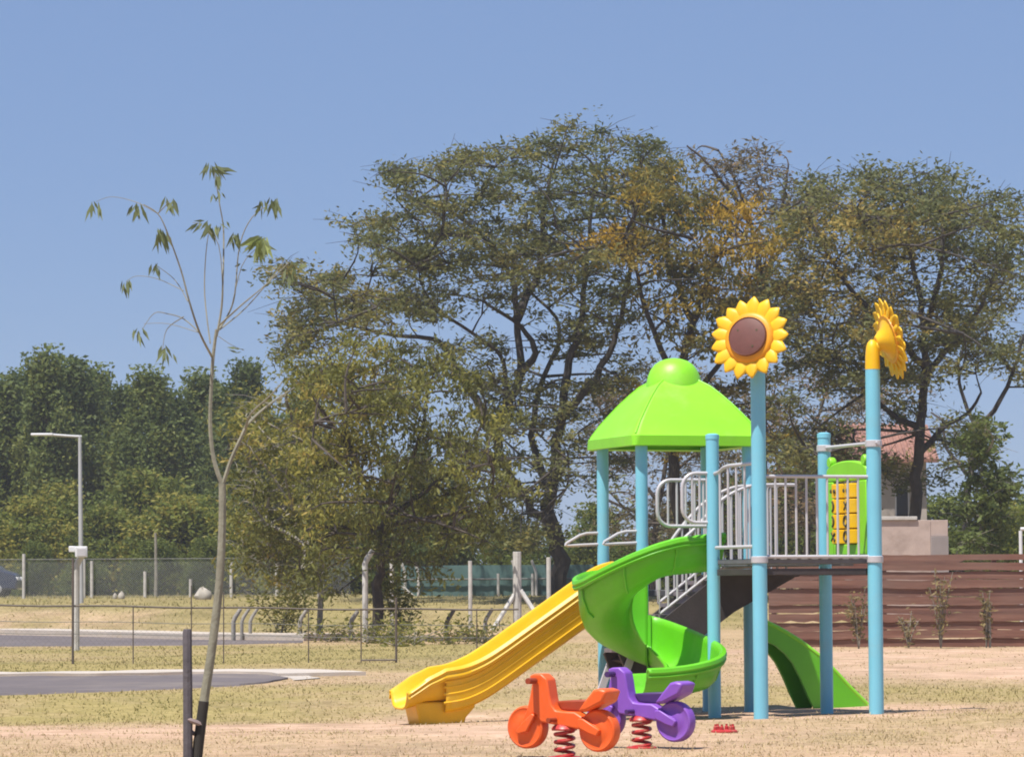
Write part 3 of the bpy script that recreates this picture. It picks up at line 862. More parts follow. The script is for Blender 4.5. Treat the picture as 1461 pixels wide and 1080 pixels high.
plant('young_shrub', 'dry young shrub in front of board fence between the two right posts', 1225, 61.2, 1.15, .24, M['leaf_dry'], 190, .12, 43)
plant('young_shrub', 'small dry shrub in front of board fence right of the sunflower post', 1296, 61.6, .75, .25, M['leaf_dry'], 120, .11, 44)
for k, (px, Yd, H) in enumerate([(545, 70, .55), (590, 68, .5), (640, 69, .45), (690, 69, .4), (470, 72, .5), (565, 66, .35)]):
    plant('weed_clump', ['green weed clump at the foot of the bent concrete post', 'weed clump under the low fence between two concrete posts', 'weed clump beside the dark forked stake',
          'weed clump left of the braced concrete post', 'weed clump left of the short bent post', 'low weed clump at the wire gate frame'][k], px, Yd, H * .75, .8, M['leaf_olive'], 380, .11, 50 + k)
plant('bush', 'twiggy grey brown bush against the olive tree trunk', 575, 76, 1.55, .8, M['leaf_olive'], 900, .13, 61, cat='bush')
plant('bush', 'leafy bush hanging over the far mesh fence below the yellowish tree', 400, 84, 1.35, 1.0, M['leaf_olive'], 1100, .14, 62, cat='bush')

# ------------------------------------------------------------------ sapling in the foreground
YS = 15.0
sb = W(278, 1080, YS)
sroot = thing('sapling', (sb.x - .02, YS, g(sb.x, YS)), 'thin forked sapling with few drooping leaves tied to a dark stake', 'sapling')
mb = MB()
tr = [W(q[0], q[1], YS + (q[2] if len(q) > 2 else 0)) for q in [(281, 1080), (291, 1000), (303, 920), (313, 830), (317, 750), (317, 690)]]
tr = [Vector((sroot.location.x, YS, sroot.location.z - .1)), Vector((sroot.location.x + .005, YS, .2))] + tr
pt = cat_rom(tr, 4)
mb.tube(pt, [0.024 - 0.0085 * i / len(pt) for i in range(len(pt))], 9)
def br(pts, r1, r2):
    q = cat_rom([W(p[0], p[1], YS + (p[2] if len(p) > 2 else 0)) for p in pts], 4)
    r1 *= .82; r2 *= .8
    mb.tube(q, [r1 + (r2 - r1) * i / (len(q) - 1) for i in range(len(q))], 6)
    return q
br([(317, 692), (305, 655), (300, 610), (301, 560), (304, 510), (309, 470)], .0135, .009)
br([(317, 694), (330, 655), (345, 622), (352, 606)], .012, .010)
br([(352, 606), (380, 580, .05), (420, 553, .1)], .009, .0035)
br([(350, 612), (358, 590, -.05), (385, 565, -.1), (403, 545, -.1)], .008, .003)
br([(309, 480), (316, 440), (318, 400), (319, 330, .1), (313, 290, .1), (306, 245, .1)], .007, .0025)
br([(303, 510), (285, 475, -.1), (270, 430, -.15), (258, 385, -.15), (238, 330, -.2), (225, 305, -.2), (205, 292, -.2)], .007, .0025)
br([(309, 475), (325, 450, .1), (335, 420, .1), (342, 350, .15), (360, 310, .15), (385, 292, .15)], .006, .002)
br([(312, 465), (345, 435, -.1), (375, 410, -.1), (412, 375, -.1)], .005, .002)
br([(314, 470), (350, 440, .2), (385, 400, .2), (405, 372, .2)], .004, .0018)
br([(300, 490), (292, 420, .1), (294, 360, .1), (300, 320, .1)], .004, .0018)
br([(285, 475), (262, 455, .1), (240, 448, .1), (220, 447, .1), (203, 470, .1)], .0035, .0015)
br([(262, 452), (238, 470, .1), (232, 500, .1)], .003, .0015)
br([(268, 430), (250, 400, .1), (225, 380, .1)], .003, .0015)
br([(330, 440), (345, 380, 0), (365, 355, 0)], .003, .0015)
br([(225, 305), (238, 292, -.2), (243, 285, -.2)], .003, .0015)
br([(318, 420), (312, 350), (288, 322), (275, 318)], .003, .0015)
br([(225, 305, -.2), (195, 289, -.1), (160, 281, 0), (137, 288, 0)], .0022, .0012)
br([(262, 415, -.1), (225, 398, 0), (195, 394, 0), (180, 402, 0)], .0022, .0012)
br([(285, 475, -.1), (240, 462, 0), (205, 462, 0)], .0022, .0012)
br([(312, 480), (330, 492), (348, 500)], .0022, .0012)
mb.build('trunk', M['sapling_bark'], sroot)
lv = []; lt = []
rdl = random.Random(8)
def leafl(px, py, n, ln, ang0=-90, spread=35, tint=.35, dy=0):
    n = int(n * 1.8)
    for k in range(n):
        a = R(ang0 + rdl.uniform(-spread, spread)); l_ = ln * rdl.uniform(.6, 1.15)
        x0 = px + rdl.uniform(-7, 7); y0 = py + rdl.uniform(-5, 5); yd = YS + dy + rdl.uniform(-.08, .08)
        a0 = W(x0, y0, yd); a1 = W(x0 + math.cos(a) * l_, y0 - math.sin(a) * l_, yd + rdl.uniform(-.05, .05))
        d = a1 - a0
        s = d.cross(Vector((rdl.uniform(-.6, .6), 1, rdl.uniform(-.6, .6)))).normalized() * d.length * rdl.uniform(.07, .115)
        lv.extend([a0, a0 + d * .4 + s, a1, a0 + d * .4 - s])
        lt.append(tint + rdl.uniform(-.25, .25))
for args in [(135, 290, 5, 24), (195, 292, 6, 30), (242, 284, 6, 26), (230, 330, 8, 32), (222, 378, 4, 20), (180, 403, 5, 22), (197, 470, 4, 24), (232, 495, 3, 26),
             (300, 232, 5, 26, -80, 60), (308, 240, 3, 30, -5, 12), (308, 252, 4, 26, -70, 30), (310, 275, 3, 18), (290, 318, 4, 22, -140, 50), (302, 322, 5, 26), (318, 318, 3, 18, -60, 60),
             (336, 335, 6, 26), (376, 290, 5, 20, -120, 50), (392, 286, 8, 28), (374, 340, 14, 34, -110, 60, .8), (370, 350, 8, 28, -60, 40, .7), (405, 430, 3, 20), (345, 500, 3, 14, 180, 20),
             (240, 505, 2, 22), (420, 380, 5, 16, -20, 90), (412, 385, 3, 30)]:
    leafl(*args)
np_mesh('leaves', np.array([tuple(v) for v in lv]), 4, M['leaf_sapling'], sroot, np.array(lt))
gd = [p_ for p_ in pt if p_.z < W(290, 985, YS).z]
MB().tube(gd, [.0265 - .004 * i / len(gd) for i in range(len(gd))], 10).build('trunk_guard', M['rubber'], sroot)
MB().tube([W(268, 1026, YS - .03), W(280, 1030, YS - .03), W(291, 1034, YS), W(284, 1050, YS + .02), W(270, 1042, YS + .02)], .012, 6).build('tie', M['tie'], sroot)
sp = W(268, 1080, YS - .02)
st = MB()
st.tube([Vector((sp.x, sp.y, g(sp.x, sp.y) - .2)), W(268, 1000, YS - .02), W(267, 902, YS - .02), W(267, 897, YS - .02)], [.021, .021, .020, .016], 8)
tag(st.build('stake', M['stake'], None, bevel=.002), 'dark weathered wooden stake in front of the sapling', 'stake')

# ------------------------------------------------------------------ play structure
A0 = W(1086, 1027, 30.0); A0.z = 0
U = Vector((1.03, 0.34, 0)); V = Vector((-0.34, 1.03, 0))
un = U.normalized(); vn = V.normalized()
UZ = Vector((0, 0, 1))
def P(i, j, z=0.0):
    return A0 + U * i + V * j + UZ * z
ps = thing('play_structure', P(.5, 1.5, 0), 'blue post play tower with lime roof, green spiral slide, yellow slide and two sunflowers', 'playground tower')
POSTS = [((0, 0), 3.06), ((1, 0), 3.04), ((0, 1), 2.48), ((1, 1), 2.50), ((0, 3.68), 2.5), ((0, 2.68), 2.5), ((1, 3.68), 2.5), ((1, 2.68), 2.5)]
for (i, j), top in POSTS:
    b_ = P(i, j)
    z0 = g(b_.x, b_.y)
    mb = MB()
    r_ = .064 if top > 3 else .058
    mb.lathe(b_, UZ, [(r_, z0 - .25), (r_, z0), (r_, top * .5), (r_, top - .012), (r_ - .012, top)], 20)
    po = mb.build('post', M['post'], ps)
    if top < 3 and top != 2.5 or (i, j) == (1, 1):
        MB().lathe(b_, UZ, [(r_ + .004, top - .035), (r_ + .004, top + .004), (r_ * .6, top + .014)], 20).build('post_cap', M['post'], po)
    for zc in ([1.36, 2.37] if (i, j) in ((1, 0), (1, 1)) else [1.36] if (i, j) == (0, 0) else []):
        MB().lathe(b_, UZ, [(r_ + .002, zc - .03), (r_ + .010, zc - .025), (r_ + .010, zc + .025), (r_ + .002, zc + .03)], 20).build('clamp', M['rail'], po)
# decks
ZD = 1.37
def slab(i0, i1, j0, j1, z0, z1, mb=None):
    mb = mb or MB()
    c_ = P((i0 + i1) / 2, (j0 + j1) / 2, (z0 + z1) / 2)
    return mb.box(c_, U * (i1 - i0) / 2, V * (j1 - j0) / 2, UZ * (z1 - z0) / 2)
mb = slab(.02, .98, .02, .98, ZD - .045, ZD)
mb2 = MB()
for a, b_ in (((0.07, 0.03), (0.93, 0.03)), ((0.03, 0.97), (0.97, 0.97)), ((.02, .07), (.02, .93)), ((.98, .07), (.98, .93))):
    p0 = P(*a, ZD - .115); p1 = P(*b_, ZD - .115)
    d = (p1 - p0)
    nn = d.normalized().cross(UZ)
    mb2.box((p0 + p1) / 2, d / 2, nn * .018, UZ * .028)
dk = mb.build('deck', M['deck'], ps, bevel=.006)
mb2.build('deck_beam', M['stair'], dk, bevel=.004)
slab(.42, 1.28, 1.05, 2.2, ZD - .06, ZD - .002).build('deck', M['deck'], ps, bevel=.006)
slab(.02, .98, 2.70, 3.66, 1.04, 1.10).build('deck', M['deck'], ps, bevel=.006)
# roof
rc = P(.5, 3.18)
def ring(hs, z, rad):
    rad = rad * (2.2 if z > 2.5 else 1.2)
    pts = []
    for qx, qy in ((1, 1), (-1, 1), (-1, -1), (1, -1)):
        cx, cy = qx * (hs - rad), qy * (hs - rad)
        a0 = math.atan2(qy, qx)
        for k in range(-3, 4):
            a = a0 + k / 3 * math.pi / 4
            pts.append(rc + un * (cx + rad * math.cos(a)) + vn * (cy + rad * math.sin(a)) + UZ * z)
    return pts
def roof_prof():
    return [(.60, 2.47, .03), (.655, 2.455, .03), (.668, 2.462, .035), (.670, 2.555, .035), (.650, 2.572, .03), (.575, 2.69, .022), (.50, 2.79, .02), (.425, 2.885, .018), (.345, 2.975, .016), (.27, 3.05, .014), (.18, 3.11, .012)]
mb = MB()
rows = [ring(*q) for q in roof_prof()]
mb.grid(rows, True)
n_ = len(rows[0])
mb.f.append(tuple(len(mb.v) - n_ + a for a in range(n_)))
rf = mb.build('roof', M['roof'], ps, smooth=28)
for qx, qy in ((1, 1), (-1, 1), (-1, -1), (1, -1)):
    pts = [rc + (un * qx + vn * qy) * (hs - .29 * rad * 2.2 + .002) + UZ * (z + .002) for hs, z, rad in roof_prof()[4:]]
    MB().tube(pts, [.010] * len(pts), 6).build('roof_ridge', M['roof'], rf)
MB().lathe(rc, UZ, [(.272, 3.052), (.270, 3.075), (.262, 3.11), (.250, 3.16), (.226, 3.215), (.188, 3.265), (.135, 3.302), (.075, 3.322), (.02, 3.33)], 32).build('roof_dome', M['roof'], rf)

# railings
def panel(p0, p1, zt, zb, nb, name='guard_rail', r=.016, rb=.0105, ends=True):
    mb = MB()
    mb.tube([p0 + UZ * zt, p1 + UZ * zt], r, 10); mb.tube([p0 + UZ * zb, p1 + UZ * zb], r, 10)
    for k in range(nb):
        q = p0.lerp(p1, (k + 1) / (nb + 1))
        mb.tube([q + UZ * zb, q + UZ * zt], rb, 8)
    return mb.build(name, M['rail'], ps)
panel(P(.05, 0), P(.95, 0), 2.08, 1.385, 9)
# stepped rail between the left posts with a rounded loop reaching out over the spiral slide
def loop_rail(p0, dirv_, ln, zt, zb, nb, rad=.13, mb=None):
    mb = mb or MB()
    pts = [p0 + UZ * zt, p0 + dirv_ * (ln - rad) + UZ * zt]
    for k in range(1, 7):
        a = math.pi / 2 * k / 6
        pts.append(p0 + dirv_ * (ln - rad + rad * math.sin(a)) + UZ * (zt - rad + rad * math.cos(a)))
    for k in range(0, 7):
        a = math.pi / 2 * k / 6
        pts.append(p0 + dirv_ * (ln - rad + rad * math.cos(a)) + UZ * (zb + rad - rad * math.sin(a)))
    pts.append(p0 + UZ * zb)
    mb.tube(pts, .017, 10)
    for k in range(nb):
        q = p0 + dirv_ * (ln - .06) * (k + .5) / nb
        mb.tube([q + UZ * (zb + .0), q + UZ * zt], .0105, 8)
    return mb
mb = MB()
q0 = P(0, .06); q1 = P(0, .80); q2 = P(0, .93)
mb.tube([q0 + UZ * 2.195, P(0, .62) + UZ * 2.195, P(0, .74) + UZ * 2.185, P(0, .86) + UZ * 2.145, P(0, .95) + UZ * 2.135], .017, 10)
mb.tube([q0 + UZ * 1.475, q2 + UZ * 1.475], .017, 10)
for t in (.12, .3, .48, .66, .84):
    q = P(0, t); mb.tube([q + UZ * 1.475, q + UZ * (2.19 if t < .75 else 2.15)], .0105, 8)
mb.build('guard_rail', M['rail'], ps)
loop_rail(P(-.02, 1.0), -un, .27, 2.14, 1.70, 3).build('slide_rail', M['rail'], ps)
loop_rail(P(.28, 1.62), -un, .58, 2.10, 1.68, 6).build('slide_rail', M['rail'], ps)

# spiral slide ---------------------------------------------------------
ctr = P(-.355, 1.66)
RO, RI = .615, .16
phs, fl, ri = [], [], []
def lerp_tab(x, tab):
    for (a, va), (b_, vb) in zip(tab, tab[1:]):
        if x <= b_:
            t = (x - a) / (b_ - a)
            t = t
            return va + (vb - va) * t
    return tab[-1][1]
FLOOR = [(-999, 1.28), (-60, 1.28), (0, 1.235), (45, 1.03), (90, .82), (135, .63), (180, .47), (204, .41), (235, .34), (270, .265), (315, .21), (360, .185), (400, .175)]
RIM1 = [(-999, 1.61), (-60, 1.60), (0, 1.545), (30, 1.42), (60, 1.27), (90, 1.16), (110, 1.19), (140, 1.26), (180, 1.28), (220, 1.26)]
RIM2 = [(180, .88), (204, .86), (230, .76), (270, .62), (315, .50), (360, .425), (400, .415)]
def slide_pt(ph, rho, z):
    """ph in degrees; ph<0 is the straight run-in (metres*60)"""
    if ph < 0:
        return ctr - vn * rho + un * (-ph / 60 * .55) + UZ * z
    if ph > 360:
        return ctr + U * -.295 + V * -.91 - vn * rho - un * ((ph - 360) / 60 * .5) + UZ * z
    a = R(ph)
    q = float(sm(206, 290, ph)); sh_ = U * (-.295 * q) + V * (-.91 * q)
    return ctr + sh_ - un * rho * math.sin(a) - vn * rho * math.cos(a) + UZ * z
def slide_rows(ph0, ph1, n, rim):
    rows = []
    for k in range(n + 1):
        ph = ph0 + (ph1 - ph0) * k / n
        f = sum(lerp_tab(ph + d, FLOOR) for d in (-14, -7, 0, 7, 14)) / 5
        H = sum(lerp_tab(min(max(ph + d, rim[0][0]), rim[-1][0]), rim) for d in (-14, -7, 0, 7, 14)) / 5
        r = RO
        prof = [(r + .030, H - .075), (r + .040, H - .060), (r + .028, H - .048), (r + .030, H - .040), (r + .045, H - .022), (r + .040, H), (r + .015, H + .010), (r - .005, H - .008), (r - .010, H - .05),
                (r - .018, f + .55 * (H - f)), (r - .030, f + .16), (r - .06, f + .075), (r - .11, f + .03), ((RO + RI) / 2, f), (RI + .08, f + .03), (RI + .02, f + .09), (RI, f + .17), (RI - .02, f + .19), (RI - .04, f + .18)]
        rows.append([slide_pt(ph, max(q[0], .02), q[1]) for q in prof])
    return rows
sl = MB().grid(slide_rows(-58, 203, 72, RIM1)).build('spiral_slide', M['green'], ps, smooth=50, solid=.018)
MB().grid(slide_rows(205, 392, 52, RIM2)).build('slide_section', M['green'], sl, smooth=50, solid=.018)
# joint flanges
fm = MB()
for ph, rim in ((204, RIM2),):
    f = lerp_tab(ph, FLOOR); H = lerp_tab(ph, rim)
    for dph in (-1, 2.5):
        rr = []
    prof = [(RO + .05, H + .01), (RO + .02, f + .16), (RO - .04, f + .05), (RO - .11, f - .005), ((RO + RI) / 2, f - .035), (RI + .06, f - .005), (RI - .03, f + .1), (RI - .05, f + .18)]
    prof2 = [(RO - .03, H + .01), (RO - .05, f + .17), (RO - .09, f + .10), (RO - .14, f + .04), ((RO + RI) / 2, f + .015), (RI + .09, f + .04), (RI + .03, f + .11), (RI + .0, f + .18)]
    for k in range(len(prof) - 1):
        vs = [slide_pt(ph + d, *q) for d in (-1.5, 1.5) for q in (prof[k], prof[k + 1], prof2[k + 1], prof2[k])]
        fm.add(vs, [(0, 1, 2, 3), (7, 6, 5, 4), (0, 4, 5, 1), (2, 6, 7, 3)])
fm.build('joint_flange', M['green'], sl)
for ph in (-8, 38, 86):
    rb = MB()
    f = lerp_tab(ph, FLOOR); H = lerp_tab(ph, RIM1)
    rb.tube([slide_pt(ph, RO + .012, H - .07), slide_pt(ph, RO + .002, f + .55 * (H - f)), slide_pt(ph, RO - .01, f + .16), slide_pt(ph, RO - .05, f + .06), slide_pt(ph, RO - .10, f + .015)], .011, 6)
    rb.build('slide_rib', M['green'], sl)
for ph in (285, 340):
    rb = MB()
    f = lerp_tab(ph, FLOOR); H = lerp_tab(ph, RIM2)
    rb.tube([slide_pt(ph, RO + .012, H - .07), slide_pt(ph, RO + .0, f + .55 * (H - f)), slide_pt(ph, RO - .01, f + .16), slide_pt(ph, RO - .05, f + .06)], .011, 6)
    rb.build('slide_rib', M['green'], sl)
MB().tube([slide_pt(375, (RO + RI) / 2 + .05, -.2), slide_pt(375, (RO + RI) / 2 + .05, .06)], .035, 10).build('support_pole', M['rail'], sl)

# yellow slide ---------------------------------------------------------
ZT = [(0, 1.07), (.10, 1.06), (.25, .975), (1.36, .235), (1.55, .13), (1.75, .075), (2.21, .06)]
def zs(s):
    return sum(lerp_tab(min(max(s + d, 0), 2.21), ZT) for d in (-.14, -.07, 0, .07, .14)) / 5
orig = P(0, 3.20)
rows = []
ns_ = 60
for k in range(ns_ + 1):
    s = -.02 + 2.25 * k / ns_
    f = zs(s)
    end = max(0, (s - 1.85) / .38)
    H = .30 - .10 * end
    wv = .25 + .02 * end
    fl_ = f - .10 * max(0, end - .45)
    prof = [(-wv - .045, H - .095), (-wv - .05, H - .07), (-wv - .035, H - .05), (-wv - .035, H - .035), (-wv - .05, H - .015), (-wv - .035, H + .005), (-wv, H), (-wv + .012, H - .04), (-wv + .03, .09), (-wv + .07, .03), (-wv + .14, .004), (0, 0)]
    prof = prof + [(-a, b_) for a, b_ in prof[-2::-1]]
    rows.append([orig - un * s + vn * a + UZ * (fl_ + b_ * (1 - .25 * end)) for a, b_ in prof])
ys_ = MB().grid(rows).build('straight_slide', M['yellow'], ps, smooth=50, solid=.02)
# outside ribs and skirt along the near and far sides
for sd_ in (-1, 1):
    for hh, oo in ((.215, .281), (.165, .273), (.10, .268), (.02, .262)):
        pts = [orig - un * (.02 + 1.85 * k / 30) + vn * sd_ * oo + UZ * (zs(.02 + 1.85 * k / 30) + hh - .03) for k in range(31)]
        MB().tube(pts, .012, 8).build('slide_rib', M['yellow'], ys_)
# closed sides below the rim
for sd_ in (-1, 1):
    MB().grid([[orig - un * s + vn * sd_ * q[0] + UZ * (zs(s) + q[1]) for q in ((.285, .22), (.275, .16), (.268, .03), (.25, -.07), (.22, -.095), (.12, -.10))] for s in [.02 + 1.83 * k / 40 for k in range(41)]]).build('slide_side', M['yellow'], ys_, solid=.01)
ft = MB()
e0 = orig - un * 1.83
gzz = g(e0.x, e0.y)
ft.prism([(-.24, gzz - .05), (.17, gzz - .05), (.20, gzz + .06), (.30, .03), (.25, .07), (-.30, .07)], e0, un, UZ, vn * .40)
ft.build('slide_foot', M['yellow'], ys_, bevel=.02)
# low hand loops beside the yellow slide entry
for jj in (3.68, 2.68):
    p0 = P(-.04, jj)
    mb = MB()
    mb.tube([p0 + UZ * 1.655, p0 - un * .13 + UZ * 1.65, p0 - un * .20 + UZ * 1.63, p0 - un * .335 + UZ * 1.555, p0 - un * .345 + UZ * 1.538, p0 - un * .32 + UZ * 1.532, p0 - un * .12 + UZ * 1.54, p0 + UZ * 1.545], .0145, 8)
    mb.build('hand_loop', M['rail'], ps)

# stair with dark flanks and white rails ---------------------------------
def stair_pt(i, j, z): return P(i, j, z)
prof = [(-.40, .51), (.52, 1.24), (.60, 1.29), (1.27, 1.29), (1.27, 1.22), (1.05, 1.19), (.30, .62), (-.12, .30), (-.34, .36)]
mb = MB()
mb.prism(prof, P(0, 2.20), U, UZ, V * .035)
mb.prism(prof, P(0, 2.58), U, UZ, V * .035)
stt = mb.build('stair', M['stair'], ps)
mb = MB()
for k in range(7):
    t = (k + .5) / 7
    i_ = -.38 + .90 * t; z_ = .49 + .73 * t
    mb.box(P(i_, 2.39, z_), U * .085, V * .17, UZ * .018)
    mb.box(P(i_ + .078, 2.39, z_ + .035), U * .006, V * .17, UZ * .055)
mb.build('tread', M['tread'], stt)
mb = MB()
mb.prism([(-.34, .45), (.50, 1.10), (1.24, 1.24), (1.24, 1.21), (.30, .68), (-.12, .36)], P(0, 2.39), U, UZ, V * .33)
mb.build('stair_underside', M['stair'], stt)
for jj_ in (2.16, 2.62):
    MB().box(P(-.40, jj_, .20), (U * -.10 + UZ * -.28), V * .014, (U * .032)).build('stair_leg', M['rail'], stt)
for jj in (2.21, 2.57):
    mb = MB()
    q_ = -.02 if jj < 2.4 else .10
    tp = [(q_, 1.10), (q_, 1.38), (q_ + .05, 1.43), (.30, 1.66), (.55, 1.93), (.80, 2.06), (1.0, 2.08), (1.24, 2.08)]
    mb.tube(cat_rom([P(a, jj, z) for a, z in tp], 4), .016, 8)
    bt = [(q_, 1.10), (q_, .56 + .73 / .92 * (q_ + .42)), (.50, 1.29), (1.24, 1.34)]
    mb.tube([P(a, jj, z) for a, z in bt], .014, 8)
    for k in range(14):
        a = q_ + .08 + (1.16 - q_) * k / 14
        zt = lerp_tab(a, [(-.5, 1.13)] + tp[2:]); zb = lerp_tab(a, bt[1:])
        mb.tube([P(a, jj, zb - (.06 if a > .5 else 0)), P(a, jj, zt)], .0105, 7)
    mb.build('stair_rail', M['rail'], stt)

# green curved climber on the far right ------------------------------------
topc = [(1.36, .77), (1.46, .72), (1.56, .665), (1.70, .575), (1.88, .435), (2.04, .275), (2.17, .13), (2.32, -.02), (2.36, -.07)]
botc = [(1.36, .60), (1.46, .55), (1.55, .47), (1.62, .38), (1.69, .24), (1.77, .05), (1.84, -.10), (2.0, -.12), (2.33, -.13)]
mb = MB()
for jj in (3.20, 3.60):
    rr = []
    for d in (-.02, .02):
        rr.append([P(a, jj + d, z) for a, z in topc] + [P(a, jj + d, z) for a, z in botc[::-1]])
    m_ = len(rr[0])
    nh = len(topc)
    vs = rr[0] + rr[1]
    fs = []
    for o in (0, m_):
        for k in range(nh - 1):
            fs.append((o + k, o + k + 1, o + m_ - 2 - k, o + m_ - 1 - k))
    for k in range(m_):
        fs.append((k, (k + 1) % m_, m_ + (k + 1) % m_, m_ + k))
    mb.add(vs, fs)
cl = mb.build('curved_climber', M['green'], ps, smooth=30)
for jj in (3.20, 3.60):
    MB().tube([P(a, jj, z + .012) for a, z in topc], .028, 8).build('climber_rim', M['roof'], cl)
MB().grid([[P(a, jj, z - .07) for jj in (3.20, 3.4, 3.60)] for a, z in topc[:-1]]).build('climber_floor', M['green'], cl, solid=.02)
for k in range(7):
    a, z = topc[k + 1]
    MB().tube([P(a, 3.22, z - .04), P(a, 3.58, z - .04)], .022, 8).build('climber_rung', M['roof'], cl)

# game panel between the right posts -------------------------------------
def PP(t, z, d=0.0): return P(1, t, z) + un * d
mb = MB()
arch = [(.10, 1.40), (.90, 1.40), (.90, 2.12)] + [(.5 + .40 * math.cos(a), 2.15 + .09 * math.sin(a)) for a in [math.pi * k / 14 for k in range(1, 14)]] + [(.10, 2.15)]
outer = arch
inner = [(.24, 1.54), (.76, 1.54), (.76, 2.06), (.24, 2.06)]
# frame as four bars + arch head (butted)
def bar(t0, t1, z0, z1, dd=.03): mb.box(PP((t0 + t1) / 2, (z0 + z1) / 2), V * (t1 - t0) / 2, UZ * (z1 - z0) / 2, un * dd)
bar(.10, .24, 1.40, 2.06); bar(.76, .90, 1.40, 2.06); bar(.24, .76, 1.40, 1.50)
hd = [(.10, 2.06), (.90, 2.06), (.90, 2.15)] + [(.5 + .40 * math.cos(a), 2.15 + .09 * math.sin(a)) for a in [math.pi * k / 14 for k in range(1, 14)]] + [(.10, 2.15)]
mb.prism(hd, P(1, 0), V, UZ, un * .06)
gp = mb.build('game_panel', M['roof'], ps, bevel=.012)
for t in (.155, .845):
    MB().lathe(PP(t, 2.235, -.03), un, [(.042, 0), (.048, .010), (.048, .050), (.042, .06)], 16).build('panel_ear', M['roof'], gp)
MB().tube([P(1, -.10, 2.375), P(1, 1.10, 2.375)], .016, 10).build('cross_bar', M['rail'], ps)
marks = {(0, 0): 'o', (1, 0): 'x', (0, 1): 'o', (1, 1): 'c', (0, 2): 'x', (1, 2): 'c', (0, 3): '.', (1, 3): '.'}
M['mark'] = surf('dark_mark', (0.07, 0.055, 0.02), 0.6, 0.1, 5)
for cx in range(2):
    for ry in range(4):
        t = .37 + .26 * cx; z = 1.565 + .135 * ry
        mb = MB().lathe(PP(t, z - .058), UZ, [(.088, -.004), (.098, .002), (.098, .116), (.088, .122)], 18)
        bo = mb.build('game_block', M['yellow'], gp)
        mk = MB()
        f0 = PP(t, z, -.100)
        k_ = marks[(cx, ry)]
        if k_ == 'o':
            mk.tube([f0 + vn * .042 * math.cos(a) + UZ * .044 * math.sin(a) + un * .006 for a in [2 * math.pi * q / 14 for q in range(15)]], .0125, 6)
        elif k_ == 'c':
            mk.tube([f0 + vn * (.02 - .038 * math.cos(a)) + UZ * .045 * math.sin(a) + un * .006 for a in [-1.2 + 2.4 * q / 10 for q in range(11)]], .014, 6)
        elif k_ == 'x':
            for s_ in (-1, 1): mk.tube([f0 + vn * .034 * s_ + UZ * .034 + un * .008, f0 - vn * .034 * s_ - UZ * .034 + un * .008], .0125, 6)
        else:
            for s_ in (-1, 1): mk.lathe(f0 + vn * .034 * s_ + un * .008, -un, [(.02, 0), (.017, .010)], 8)
        mk.build('block_mark', M['mark'], bo)
for ry in range(5):
    z = 1.4975 + .135 * ry
    MB().tube([PP(.25, z, -.02), PP(.75, z, -.02)], .007, 6).build('panel_rod', M['mark'], gp)

# sunflowers ---------------------------------------------------------------
def sunflower(pi, pj, nh, zc, top, off, tilt, tl):
    nh = Vector(nh).normalized()
    nrm = (nh * math.cos(tilt) + UZ * math.sin(tilt)).normalized()
    side = UZ.cross(nh).normalized()
    up = nrm.cross(side).normalized()
    c_ = P(pi, pj, 0) + nh * off + UZ * zc
    mb = MB(); rd = random.Random(3)
    for layer, (npet, r1, wdt, zo) in enumerate(((17, .365, .080, 0.0),)):
        for k in range(npet):
            a = 2 * math.pi * (k + .5 * layer) / npet + .05
            rr = r1 * rd.uniform(.97, 1.03)
            er_ = side * math.cos(a) + up * math.sin(a); et = -side * math.sin(a) + up * math.cos(a)
            sec = [(.13, .040, -.012, .0), (.20, .060, .0, .016), (.255, wdt * .94, .008, .026), (rr - .055, wdt * .66, .016, .028), (rr - .02, wdt * .30, .014, .020), (rr, .003, .010, .011)]
            rows = []
            for r_, hw, ze, zm in sec:
                rows.append([c_ + er_ * r_ + et * (hw * q) + nrm * (zo + (ze if abs(q) > .9 else (ze + zm) / 2 if abs(q) > .4 else zm)) for q in (-1, -.5, 0, .5, 1)])
            mb.grid(rows)
    fl_ = mb.build('sunflower', M['petal'], ps, smooth=60, solid=.012)
    fl_['label'] = tl
    MB().lathe(c_ + nrm * .012, nrm, [(.215, -.02), (.225, .012), (.215, .028), (.195, .036), (.15, .04)], 28).build('petal_ring', M['petal_base'], fl_)
    dd = MB().lathe(c_ + nrm * .05, nrm, [(.172, -.04), (.175, .0), (.172, .022), (.17, .028), (.165, .020), (.12, .030), (.06, .036), (.01, .037)], 32)
    ds = dd.build('flower_disc', M['disc'], fl_)
    for a, r_ in ((2.6, .10), (.5, .10), (-1.0, .11)):
        MB().lathe(c_ + nrm * .078 + (side * math.cos(a) + up * math.sin(a)) * r_, nrm, [(.012, 0), (.010, .006)], 8).build('bolt', M['mark'], ds)
    bk = MB().lathe(c_, nrm, [(.05, -.12), (.085, -.08), (.125, -.03), (.18, -.010)], 24)
    b_ = P(pi, pj)
    bk.tube([b_ + UZ * (top - .02), b_ + UZ * (top + .10), b_ + UZ * (zc - .07), b_ + UZ * (zc - .03), b_ + UZ * (zc - .005)], [.066, .063, .055, .042, .015], 14)
    bk.tube([b_ + UZ * (zc - .11), c_ - nrm * .07 - UZ * .02], [.04, .05], 12)
    bk.build('flower_bracket', M['petal'], fl_)
sunflower(0, 0, -(U + V), 3.265, 3.06, .16, R(12), 'sunflower facing the viewer with its brown disc showing')
sunflower(1, 0, (.975, .22, 0), 3.285, 3.04, .15, R(14), 'sunflower seen edge on, turned to the right')

